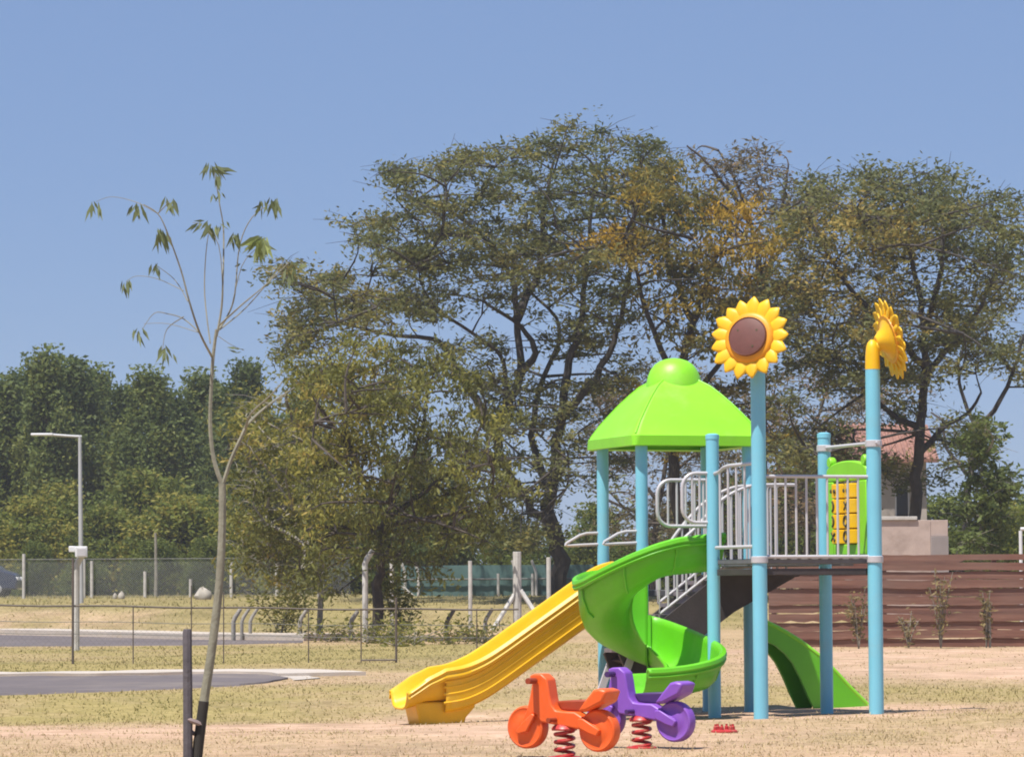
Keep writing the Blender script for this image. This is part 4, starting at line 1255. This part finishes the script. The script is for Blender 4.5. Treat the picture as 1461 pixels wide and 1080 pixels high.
# ------------------------------------------------------------------ spring riders
def spring_rider(px, Yd, mat, shaded_mat, label, sc=1.0):
    yaw = R(-33)
    b0 = W(px, 900, Yd)
    b_ = Vector((b0.x, Yd, g(b0.x, Yd)))
    root = thing('spring_rider', b_, label, 'spring rider', 'motorbike spring riders')
    ax = Vector((math.cos(yaw), math.sin(yaw), 0)); nn = Vector((math.sin(yaw), -math.cos(yaw), 0))  # nn faces the viewer
    def B(cx, cy):
        """traced side profile of the bike -> (along, up) in metres"""
        X_ = 715 + cx / 7.717; Y_ = 940 + cy / 7.717
        return ((X_ - 804) / 179 * sc, (1082 - Y_) / 212.4 * sc)
    def poly(pts): return [B(*q) for q in pts]
    body = [(345, 170), (400, 148), (480, 145), (545, 205), (562, 300), (575, 400), (592, 490), (640, 556), (720, 566), (850, 570), (960, 640), (1080, 715), (1145, 775), (1100, 830), (1000, 800), (900, 765), (780, 742), (600, 712), (470, 690), (415, 600), (385, 600), (340, 690), (285, 795), (205, 805), (255, 680), (320, 540), (350, 400), (378, 250)]
    bd = MB().prism(poly(body), b_, ax, UZ, nn * .115).build('body', mat, root, smooth=30, bevel=.014)
    fk = [(385, 590), (420, 612), (330, 800), (230, 830), (195, 800), (285, 690)]
    MB().prism(poly(fk), b_ + nn * .062, ax, UZ, nn * .03).build('fork', mat, bd, smooth=30, bevel=.008)
    sw = [(900, 640), (960, 640), (1145, 765), (1110, 835), (1020, 805), (900, 740)]
    MB().prism(poly(sw), b_ + nn * .062, ax, UZ, nn * .03).build('swing_arm', mat, bd, smooth=30, bevel=.008)
    for cx, cy, rr in ((280, 752, .148), (1085, 775, .145)):
        a, z = B(cx, cy)
        c_ = b_ + ax * a + UZ * z
        rr *= sc
        MB().lathe(c_ - nn * .045, nn, [(rr * .9, 0), (rr * .97, .006), (rr, .018), (rr, .072), (rr * .97, .084), (rr * .9, .09), (rr * .85, .086), (rr * .55, .086), (rr * .5, .090), (rr * .2, .092), (rr * .18, .10), (.012, .104)], 36).build('wheel', mat, root, smooth=35)
    # handlebar across the head with grips, dark plate for the shade in front
    a, z = B(440, 225)
    c_ = b_ + ax * (a - .02) + UZ * z
    hb = MB()
    hb.tube([c_ - nn * .155 - ax * .02, c_ - nn * .05, c_ + nn * .05, c_ + nn * .15 - ax * .0], .017, 10)
    hb.build('handlebar', shaded_mat, bd)
    sh = [(262, 215), (385, 225), (385, 260), (365, 480), (325, 495), (348, 262), (262, 245)]  # dark L outline drawn as a plate in place of the shade there
    MB().prism(poly(sh), b_ - nn * .075, ax, UZ, nn * .03).build('shade_plate', shaded_mat, bd, bevel=.005)
    st_ = [(585, 455), (760, 440), (940, 430), (960, 470), (900, 575), (640, 560)]
    MB().prism(poly(st_), b_ - nn * .06, ax, UZ, nn * .09).build('seat', shaded_mat, root, bevel=.012)
    bkp = [(915, 560), (1000, 440), (1095, 318), (1160, 300), (1245, 325), (1200, 455), (1120, 500), (1010, 560)]
    MB().prism(poly(bkp), b_, ax, UZ, nn * .20).build('backrest', mat, root, smooth=30, bevel=.018)
    a, z = B(640, 660)
    MB().tube([b_ + ax * a + UZ * z - nn * .15, b_ + ax * a + UZ * z + nn * .15], .016, 10).build('footrest', shaded_mat, root)
    a, z = B(440, 225)
    MB().tube([b_ + ax * (a - .01) + UZ * z + nn * .07, b_ + ax * (a - .01) + UZ * z + nn * .16], .021, 10).build('hand_grip', shaded_mat, bd)
    a, z = B(690, 730)
    mt = b_ + ax * a
    zt = z
    MB().lathe(mt + UZ * (zt - .03), UZ, [(.085, 0), (.088, .012), (.075, .03), (.05, .045)], 20).build('mount', M['spring'], root)
    tw = 4.2; n_ = 110
    pts = [mt + Vector((math.cos(2 * math.pi * tw * k / n_) * .062, math.sin(2 * math.pi * tw * k / n_) * .062, -.02 + (zt + .0) * k / n_)) for k in range(n_ + 1)]
    MB().tube(pts, .0125, 8).build('spring', M['spring'], root)
    MB().lathe(mt, UZ, [(.11, -.04), (.11, .008), (.10, .014), (.05, .014)], 20).build('base_plate', M['spring'], root)
    return root
spring_rider(804, 23.25, M['orange'], M['orange_shaded'], 'orange motorbike spring rider on a red coil, nearest the viewer', .97)
spring_rider(914, 24.7, M['purple'], M['purple_shaded'], 'purple motorbike spring rider on a red coil behind the orange one', .985)
b_ = GP(1032, 27.0)
an_ = thing('spring_anchor', b_, 'small red anchor plate left in the grass right of the purple rider', 'anchor plate')
MB().lathe(b_, UZ, [(.10, -.05), (.105, .012), (.09, .022), (.05, .022)], 18).build('plate', M['spring'], an_)
mb = MB()
for k in range(6):
    a = k * math.pi / 3 + .2
    c_ = b_ + Vector((math.cos(a) * .07, math.sin(a) * .07, .0))
    MB().lathe(c_, UZ, [(.016, .01), (.016, .045), (.009, .05), (.009, .065)], 8).build('bolt', M['spring'], an_)

# ------------------------------------------------------------------ board fence on the right
fy = 63.0
f0 = GP(1097, fy).x; f1 = GP(1480, fy).x + 1.2
ftop = W(1280, 791, fy).z
fb = thing('board_fence', ((f0 + f1) / 2, fy, g((f0 + f1) / 2, fy)), 'long red brown fence of weathered horizontal boards with gaps', 'fence')
rd = random.Random(77)
nsl = 11
pit = ftop / nsl
for k in range(nsl):
    zc = pit * (k + .5)
    segs = 46
    tl, bl_ = [], []
    th = .0735 + rd.uniform(-.004, .004)
    ph = rd.uniform(0, 6)
    for s in range(segs + 1):
        x = f0 + (f1 - f0) * s / segs
        w_ = .009 * math.sin(x * 1.1 + ph) + .005 * math.sin(x * 3.3 + 2 * ph) + rd.uniform(-.005, .005)
        cut = 0
        if (k == 10 and 8.15 < x < 9.25) or (k == 9 and (9.6 < x < 10.2)) or (k == 7 and 9.5 < x < 9.95): cut = .05
        if (k in (4, 3) and rd.random() < .12): cut = .03
        tl.append((x, zc + th + w_)); bl_.append((x, zc - th + w_ + cut))
    mb = MB()
    yo = rd.uniform(-.006, .006) - (.026 if k % 2 else 0)
    rows = []
    for (x, zt_), (_, zb_) in zip(tl, bl_):
        rows.append([Vector((x, fy - .015 + yo, zb_)), Vector((x, fy - .015 + yo, zt_)), Vector((x, fy + .012 + yo, zt_)), Vector((x, fy + .012 + yo, zb_))])
    mb.grid(rows, True)
    o = len(mb.v)
    mb.f += [(3, 2, 1, 0), (o - 4, o - 3, o - 2, o - 1)]
    mb.build('board', M['fence_wood'], fb)
x = f0 + .1
while x < f1:
    MB().box((x, fy + .07, ftop / 2 - .1), (.045, 0, 0), (0, .035, 0), (0, 0, ftop / 2 + .08)).build('fence_post', M['fence_wood'], fb, bevel=.005)
    x += 2.0

# ------------------------------------------------------------------ house, garden wall and goal on the right
hy = 112.0
hz = g(9, hy)
hx0 = W(1225, 700, hy).x; hx1 = W(1322, 700, hy).x
hc = (hx0 + hx1) / 2
ez = W(1280, 660, hy).z; rz = W(1280, 645, hy).z
hs = thing('house', (hc, hy + 2.5, hz), 'small cream house with red tiled roof behind the tall tree', 'house')
# front wall built round the window opening
wx0 = W(1277, 700, hy).x; wx1 = W(1298, 700, hy).x; wz0 = W(1280, 737, hy).z; wz1 = W(1280, 690, hy).z
mb = MB()
def hb_(x0, x1, y0, y1, z0, z1): mb.box(((x0 + x1) / 2, (y0 + y1) / 2, (z0 + z1) / 2), ((x1 - x0) / 2, 0, 0), (0, (y1 - y0) / 2, 0), (0, 0, (z1 - z0) / 2))
hb_(hx0, wx0, hy, hy + .25, hz - .3, ez); hb_(wx1, hx1, hy, hy + .25, hz - .3, ez)
hb_(wx0, wx1, hy, hy + .25, hz - .3, wz0); hb_(wx0, wx1, hy, hy + .25, wz1, ez)
hb_(hx0, hx0 + .25, hy + .25, hy + 5, hz - .3, ez); hb_(hx1 - .25, hx1, hy + .25, hy + 5, hz - .3, ez); hb_(hx0 + .25, hx1 - .25, hy + 4.75, hy + 5, hz - .3, ez)
mb.build('wall', M['wall_house'], hs)
wn = MB()
for a, b__ in ((wx0, wx0 + .05), (wx1 - .05, wx1)): wn.box(((a + b__) / 2, hy + .12, (wz0 + wz1) / 2), ((b__ - a) / 2, 0, 0), (0, .04, 0), (0, 0, (wz1 - wz0) / 2))
wn.box(((wx0 + wx1) / 2, hy + .12, wz1 - .025), ((wx1 - wx0) / 2 - .05, 0, 0), (0, .04, 0), (0, 0, .025))
wf = wn.build('window', M['white'], hs)
MB().box(((wx0 + wx1) / 2, hy + .15, (wz0 + wz1) / 2), ((wx1 - wx0) / 2 - .05, 0, 0), (0, .01, 0), (0, 0, (wz1 - wz0) / 2 - .05)).build('pane', M['dark_glass'], wf)
rr_ = MB()
pr = [(hy - .5, ez - .02), (hy - .5, ez + .10), (hy + 2.5, rz + 1.0), (hy + 5.5, ez + .10), (hy + 5.5, ez - .02), (hy + 2.5, rz + .85)]
rr_.prism(pr, ((hx0 + hx1) / 2, 0, 0), (0, 1, 0), (0, 0, 1), Vector((hx1 - hx0 + .7, 0, 0)))
ro_ = rr_.build('roof', M['tile'], hs, smooth=0)
tl_ = MB()
x = hx0 - .3
sl_ = (rz + 1.0 - ez - .10) / 3.0
while x < hx1 + .3:
    tl_.tube([(x, hy - .5, ez + .11), (x, hy + 2.5, rz + 1.01)], .05, 6)
    x += .2
tl_.build('tile_course', M['tile'], ro_)

wy = 88.0
wl0 = W(1235, 760, wy).x; wl1 = W(1352, 760, wy).x; wzt = W(1300, 742, wy).z; wz_ = g(9, wy)
gw = thing('garden_wall', ((wl0 + wl1) / 2, wy, wz_), 'stained pink garden wall behind the board fence', 'wall')
split = W(1327, 760, wy).x
MB().box(((wl0 + split) / 2, wy, (wz_ - .4 + wzt) / 2), ((split - wl0) / 2, 0, 0), (0, .1, 0), (0, 0, (wzt - wz_ + .4) / 2)).build('wall_panel', M['wall_pink'], gw, bevel=.01)
zmid = W(1340, 765, wy).z
MB().box(((split + wl1) / 2, wy + .02, (zmid + wzt) / 2), ((wl1 - split) / 2, 0, 0), (0, .1, 0), (0, 0, (wzt - zmid) / 2)).build('wall_panel', M['wall_pink'], gw, bevel=.01)
MB().box(((split + wl1) / 2, wy - .03, (zmid + wz_ - .4) / 2 - .003), ((wl1 - split) / 2, 0, 0), (0, .14, 0), (0, 0, (zmid - wz_ + .4) / 2)).build('wall_base', M['wall_grey'], gw, bevel=.01)
MB().box(((wl0 + W(1308, 760, wy).x) / 2, wy, wzt + .05), ((W(1308, 760, wy).x - wl0) / 2, 0, 0), (0, .16, 0), (0, 0, .045)).build('coping', M['concrete'], gw, bevel=.01)

gp0 = W(1456, 757, 80); gq = W(1482, 757, 80)
gl = thing('goal_frame', (gp0.x, 80, g(gp0.x, 80)), 'thin white goal frame at the right edge beyond the board fence', 'goal')
MB().tube([(gp0.x, 80, g(gp0.x, 80) - .2), (gp0.x, 80, gp0.z)], .04, 8).build('upright', M['white'], gl)
MB().tube([(gp0.x, 80, gp0.z + .04), (gq.x + .8, 80, gp0.z + .04)], .04, 8).build('crossbar', M['white'], gl)
MB().tube([(gq.x + .8, 80, g(gq.x, 80) - .2), (gq.x + .8, 80, gp0.z)], .04, 8).build('upright', M['white'], gl)

# ------------------------------------------------------------------ fences and posts in the middle and left
def wire_mat(name, col, cell, thick):
    """woven mesh: a diagonal grid of wires, clear between them"""
    m, nt, p = new_mat(name)
    gg = N(nt, 'ShaderNodeNewGeometry')
    sep = N(nt, 'ShaderNodeSeparateXYZ')
    nt.links.new(gg.outputs['Position'], sep.inputs[0])
    s1 = mathn(nt, 'ADD', sep.outputs[0], sep.outputs[2]); s2 = mathn(nt, 'SUBTRACT', sep.outputs[0], sep.outputs[2])
    ms = []
    for s in (s1, s2):
        t = mathn(nt, 'FRACT', mathn(nt, 'MULTIPLY', s, 1 / cell))
        ms.append(mathn(nt, 'LESS_THAN', t, thick))
    al = mathn(nt, 'MAXIMUM', ms[0], ms[1])
    nt.links.new(al, p.inputs['Alpha'])
    p.inputs['Base Color'].default_value = (*col, 1)
    p.inputs['Roughness'].default_value = 0.6
    return m
M['mesh'] = wire_mat('chain_link', (0.33, 0.34, 0.33), 0.075, 0.10)
M['mesh_low'] = wire_mat('low_chain_link', (0.10, 0.085, 0.07), 0.09, 0.02)

# far mesh fence
FY = 112.0
def gfx(px, Yd): return W(px, 850, Yd).x
mz = g(gfx(200, FY), FY)
ff = thing('mesh_fence', (gfx(200, FY), FY, mz), 'far grey chain link fence in front of the shrub row', 'fence')
x0, x1 = gfx(-60, FY), gfx(500, FY)
zt = W(200, 797, FY).z
MB().add([(x0, FY, mz - .1), (x1, FY, mz - .1), (x1, FY, zt), (x0, FY, zt)], [(0, 1, 2, 3)]).build('mesh', M['mesh'], ff)
for px, ptop in ((34, 790), (120, 797), (131, 800), (207, 815), (272, 826), (330, 800), (395, 800), (460, 800)):
    xx = gfx(px, FY - .08)
    MB().tube([(xx, FY - .08, mz - .3), (xx, FY - .08, W(px, ptop, FY).z)], .055, 7).build('fence_post', M['concrete'], ff)
for z_ in (zt,):
    MB().tube([(x0, FY - .02, z_), (x1, FY - .02, z_)], .012, 5).build('wire', M['wire'], ff)
tp_ = W(222, 760, 116)
tall = thing('wooden_pole', (tp_.x, 116, g(tp_.x, 116)), 'tall thin wooden pole rising above the far mesh fence', 'pole')
MB().tube([(tp_.x, 116, g(tp_.x, 116) - .3), (tp_.x + .02, 116, 1.5), (tp_.x, 116, tp_.z)], [.07, .06, .045], 7).build('shaft', M['bark_pale'], tall)

# teal windscreen fence
TY = 108.0
tzb = g(gfx(690, TY), TY)
x0, x1 = gfx(572, TY), gfx(848, TY)
tf = thing('screen_fence', ((x0 + x1) / 2, TY, tzb), 'teal windscreen fence on bent top posts behind the slides', 'fence')
ztop = W(690, 806, TY).z; zmid_ = W(690, 826, TY).z
rows = []
for k in range(61):
    xx = x0 + (x1 - x0) * k / 60
    rows.append([Vector((xx, TY + .006 * math.sin(k * 1.7), tzb - .05 + (ztop - tzb + .05) * q / 4)) for q in range(5)])
MB().grid(rows).build('screen', M['screen'], tf)
MB().tube([(x0, TY - .1, zmid_), (x1, TY - .1, zmid_)], .03, 6).build('rail', M['wire'], tf)
for px in (578, 597, 672, 711, 737, 760, 765, 783):
    xx = gfx(px, TY - .15)
    zz_ = W(px, 818 if px != 783 else 806, TY).z
    pts = [(xx, TY - .15, tzb - .2), (xx, TY - .15, zz_)]
    if px in (578, 597, 737, 765): pts += [(xx - .03, TY - .15, zz_ + .12), (xx - .14, TY - .15, W(px, 799, TY).z)]
    MB().tube(pts, .045, 7).build('fence_post', M['concrete'], tf)
bx = gfx(573, TY - .3)
MB().tube([(bx, TY - .3, W(573, 836, TY).z), (gfx(590, TY - .3), TY - .3, tzb)], .05, 7).build('brace', M['concrete'], tf)

# concrete posts by the road
def cpost(px, ytop, Yd, r, label, bent=0, base=None, braces=(), dark=False, group='concrete fence posts by the road'):
    x = gfx(px, Yd); zb = g(x, Yd)
    zt = W(px, ytop, Yd).z
    mat = M['rust'] if dark else M['concrete_old'] if ytop > 860 else M['concrete']
    root = thing('concrete_post', (x, Yd, zb), label, 'post', group)
    pts = [Vector((x, Yd, zb - .3)), Vector((x, Yd, zt - (.28 if bent else 0)))]
    if bent:
        pts += [Vector((x + bent * .04, Yd, zt - .18)), Vector((x + bent * .16, Yd, zt))]
    MB().tube(pts, [r] * (len(pts) - 1) + [r * (.85 if bent else 1)], 8).build('shaft', mat, root, bevel=.008)
    for (ax_, ay_, bx_, by_) in braces:
        MB().tube([W(ax_, ay_, Yd - .02), W(bx_, by_, Yd - .35)], r * .55, 7).build('brace', mat, root)
    return root
cpost(521, 785, 72, .062, 'tall bent topped concrete post in front of the olive tree trunk', 1)
cpost(738, 787, 71, .088, 'thick straight concrete post with two diagonal braces behind the yellow slide', 0, braces=((734, 848, 702, 900), (743, 842, 775, 892)))
cpost(500, 871, 74, .052, 'short bent concrete post left of the tall bent one', 1)
cpost(333, 868, 74, .05, 'first short bent post right of the sapling trunk', 1)
cpost(345, 868, 74.5, .04, 'middle of the three short bent posts by the sapling', 1)
cpost(357, 868, 75, .04, 'rightmost of the three short bent posts by the sapling', 1)
cpost(428, 868, 74, .045, 'lone short bent post at the far road end', 1)
cpost(637, 870, 74, .05, 'dark rusty short bent post between the tall concrete posts', 1, dark=True)
cpost(692, 868, 73, .045, 'short bent post just left of the braced post', 1)
cpost(456, 790, 90, .05, 'slim pale post below the yellowish bushy tree', 0)
cpost(559, 790, 88, .05, 'slim pale post right of the olive tree trunk', 0)
cpost(671, 800, 86, .05, 'slim blotched post in front of the teal screen', 0)
cpost(783, 795, 90, .06, 'slim pale post beside the acacia trunk', 0)
mp = cpost(109, 786, 64, .062, 'pale bent post carrying a white meter box in front of the lamp', 1)
mx_ = thing('meter_box', W(118, 795, 63.8), 'white meter box fixed to the bent post by the lamp', 'box')
c_ = W(116, 787, 63.85)
MB().box(c_, (.11, 0, 0), (0, .06, 0), (0, 0, .10)).build('case', M['white'], mx_, bevel=.012)
MB().box(c_ + Vector((-.17, .02, .05)), (.06, 0, 0), (0, .04, 0), (0, 0, .055)).build('cable_hood', M['white'], mx_, bevel=.012)
MB().box(c_ + Vector((.01, -.063, -.01)), (.08, 0, 0), (0, .004, 0), (0, 0, .07)).build('door', M['rail'], mx_, bevel=.003)

# low rail fence
LY = 52.5
lz = 0.0
lf = thing('rail_fence', (gfx(330, LY), LY, g(gfx(330, LY), LY)), 'low wire fence with one dark top rail along the road', 'fence')
pp = []
for k, px in enumerate(range(-60, 741, 40)):
    pp.append((gfx(px, LY), LY, W(px, 863 + 6 * min(1, max(0, px / 500)) + .8 * math.sin(px * .03), LY).z))
MB().tube(pp, .016, 6).build('top_rail', M['rust'], lf)
for dz in (-.24, -.42):
    MB().tube([(a, b__, c__ + dz) for a, b__, c__ in pp], .005, 5).build('wire', M['wire'], lf)
MB().grid([[Vector((a, b__ + .02, g(a, b__) - .02)), Vector((a, b__ + .02, c__))] for a, b__, c__ in pp]).build('mesh', M['mesh_low'], lf)
for px, ytop in ((-30, 863), (104, 795), (190, 865), (273, 835), (319, 845), (440, 868), (515, 868), (565, 852), (680, 868)):
    xx = gfx(px, LY - .03)
    MB().tube([(xx, LY - .03, g(xx, LY) - .2), (xx, LY - .03, W(px, ytop, LY).z)], .020 if px in (104, 565) else .010, 6).build('fence_post', M['rust'], lf)
MB().tube([(gfx(515, LY - .06), LY - .06, .04), (gfx(565, LY - .06), LY - .06, .04)], .014, 6).build('bottom_rail', M['rust'], lf)

# street lamp
LPY = 100.0
lx_ = gfx(116, LPY); lzb = g(lx_, LPY)
lt_ = W(114, 622, LPY)
la = W(50, 619, LPY - .4)
sl_l = thing('street_lamp', (lx_, LPY, lzb), 'pale street lamp with one long straight arm to the left', 'street lamp')
MB().tube([(lx_, LPY, lzb - .3), (lx_ - .02, LPY, lzb + 2.2), (lt_.x, LPY, lt_.z)], [.075, .065, .05], 10).build('pole', M['lamp'], sl_l)
MB().tube([(lt_.x + .05, LPY, lt_.z - .02), (lt_.x - .3, LPY, lt_.z + .0), (la.x + .3, LPY, la.z)], .04, 8).build('arm', M['lamp'], sl_l)
MB().box((la.x + .15, LPY, la.z), (.32, 0, 0), (0, .10, 0), (0, 0, .035)).build('lamp_head', M['white'], sl_l, bevel=.02)

# parked car behind the far fence, mostly outside the frame
CY = 128.0
cxr = W(29, 850, CY).x; czb = g(cxr, CY)
car = thing('parked_car', (cxr - 2.0, CY, czb), 'dark blue parked car cut off by the left edge of the picture', 'car')
side = [(-4.1, .28), (-4.12, .62), (-3.9, .86), (-3.1, .95), (-2.55, 1.36), (-1.2, 1.40), (-.62, 1.02), (-.12, .86), (0, .6), (-.02, .28)]
bdy = MB().prism(side, (cxr, CY, czb), (1, 0, 0), (0, 0, 1), Vector((0, 1.65, 0))).build('body', M['car'], car, smooth=25, bevel=.06)
MB().prism([(-2.85, .98), (-2.45, 1.30), (-1.85, 1.32), (-1.85, .98)], (cxr, CY - .828, czb), (1, 0, 0), (0, 0, 1), Vector((0, .02, 0))).build('window', M['dark_glass'], car)
MB().prism([(-1.78, .98), (-1.78, 1.32), (-1.25, 1.33), (-.80, 1.0)], (cxr, CY - .828, czb), (1, 0, 0), (0, 0, 1), Vector((0, .02, 0))).build('window', M['dark_glass'], car)
for xx in (-.75, -3.3):
    for yy in (-.72, .72):
        wh = MB().lathe((cxr + xx, CY + yy - .1, czb + .30), (0, 1, 0), [(.2, 0), (.29, .02), (.31, .05), (.31, .16), (.29, .2), (.2, .21)], 22).build('wheel', M['rubber'], car)
        MB().lathe((cxr + xx, CY + yy - (.112 if yy < 0 else -.112), czb + .30), (0, 1, 0), [(.18, -.004), (.19, .004), (.06, .01)], 16).build('rim', M['lamp'], wh)
MB().box((cxr - .03, CY - .55, czb + .68), (.05, 0, 0), (0, .16, 0), (0, 0, .06)).build('headlight', M['white'], car, bevel=.015)
MB().box((cxr - .03, CY + .55, czb + .68), (.05, 0, 0), (0, .16, 0), (0, 0, .06)).build('headlight', M['white'], car, bevel=.015)

# pale stones on the bank
def stone(px, Yd, rx, rz_, label, seed):
    rd = random.Random(seed)
    b_ = GP(px, Yd)
    rows = []
    for k in range(7):
        t = math.pi * k / 6
        rows.append([b_ + Vector((math.cos(a) * rx * math.sin(t) * rd.uniform(.8, 1.15), math.sin(a) * rx * math.sin(t) * rd.uniform(.8, 1.15), rz_ * (.25 - .6 * math.cos(t)) * rd.uniform(.8, 1.2))) for a in [2 * math.pi * q / 9 for q in range(9)]])
    o = MB().grid(rows, True).build('stone', M['stone'], None)
    off = Vector(b_)
    o.data.transform(Matrix.Translation(-off)); o.location = off
    tag(o, label, 'stone', 'pale stones below the far fence')
stone(290, 104, .27, .40, 'big pale stone just left of the sapling trunk', 1)
stone(164, 106, .08, .20, 'small pale stone, left one of a pair right of the lamp', 2)
stone(173, 106, .10, .26, 'taller pale stone, right one of a pair right of the lamp', 3)

# ------------------------------------------------------------------ air
HZ = 0.0003
mb = MB().box((0, 170, 13.0), (270, 0, 0), (0, 265, 0), (0, 0, 14.6))
hm = bpy.data.materials.new('haze'); hm.use_nodes = True
hn = hm.node_tree
hn.nodes.remove(hn.nodes['Principled BSDF'])
pv = hn.nodes.new('ShaderNodeVolumePrincipled')
pv.inputs['Color'].default_value = (0.80, 0.86, 1.0, 1)
pv.inputs['Density'].default_value = HZ
pv.inputs['Anisotropy'].default_value = 0.0
hn.links.new(pv.outputs[0], hn.nodes['Material Output'].inputs['Volume'])
hz_ = mb.build('haze', hm, None, smooth=0)
hz_['kind'] = 'stuff'
tag(hz_, 'thin pale air over the whole park', 'haze')
S.cycles.volume_bounces = 1
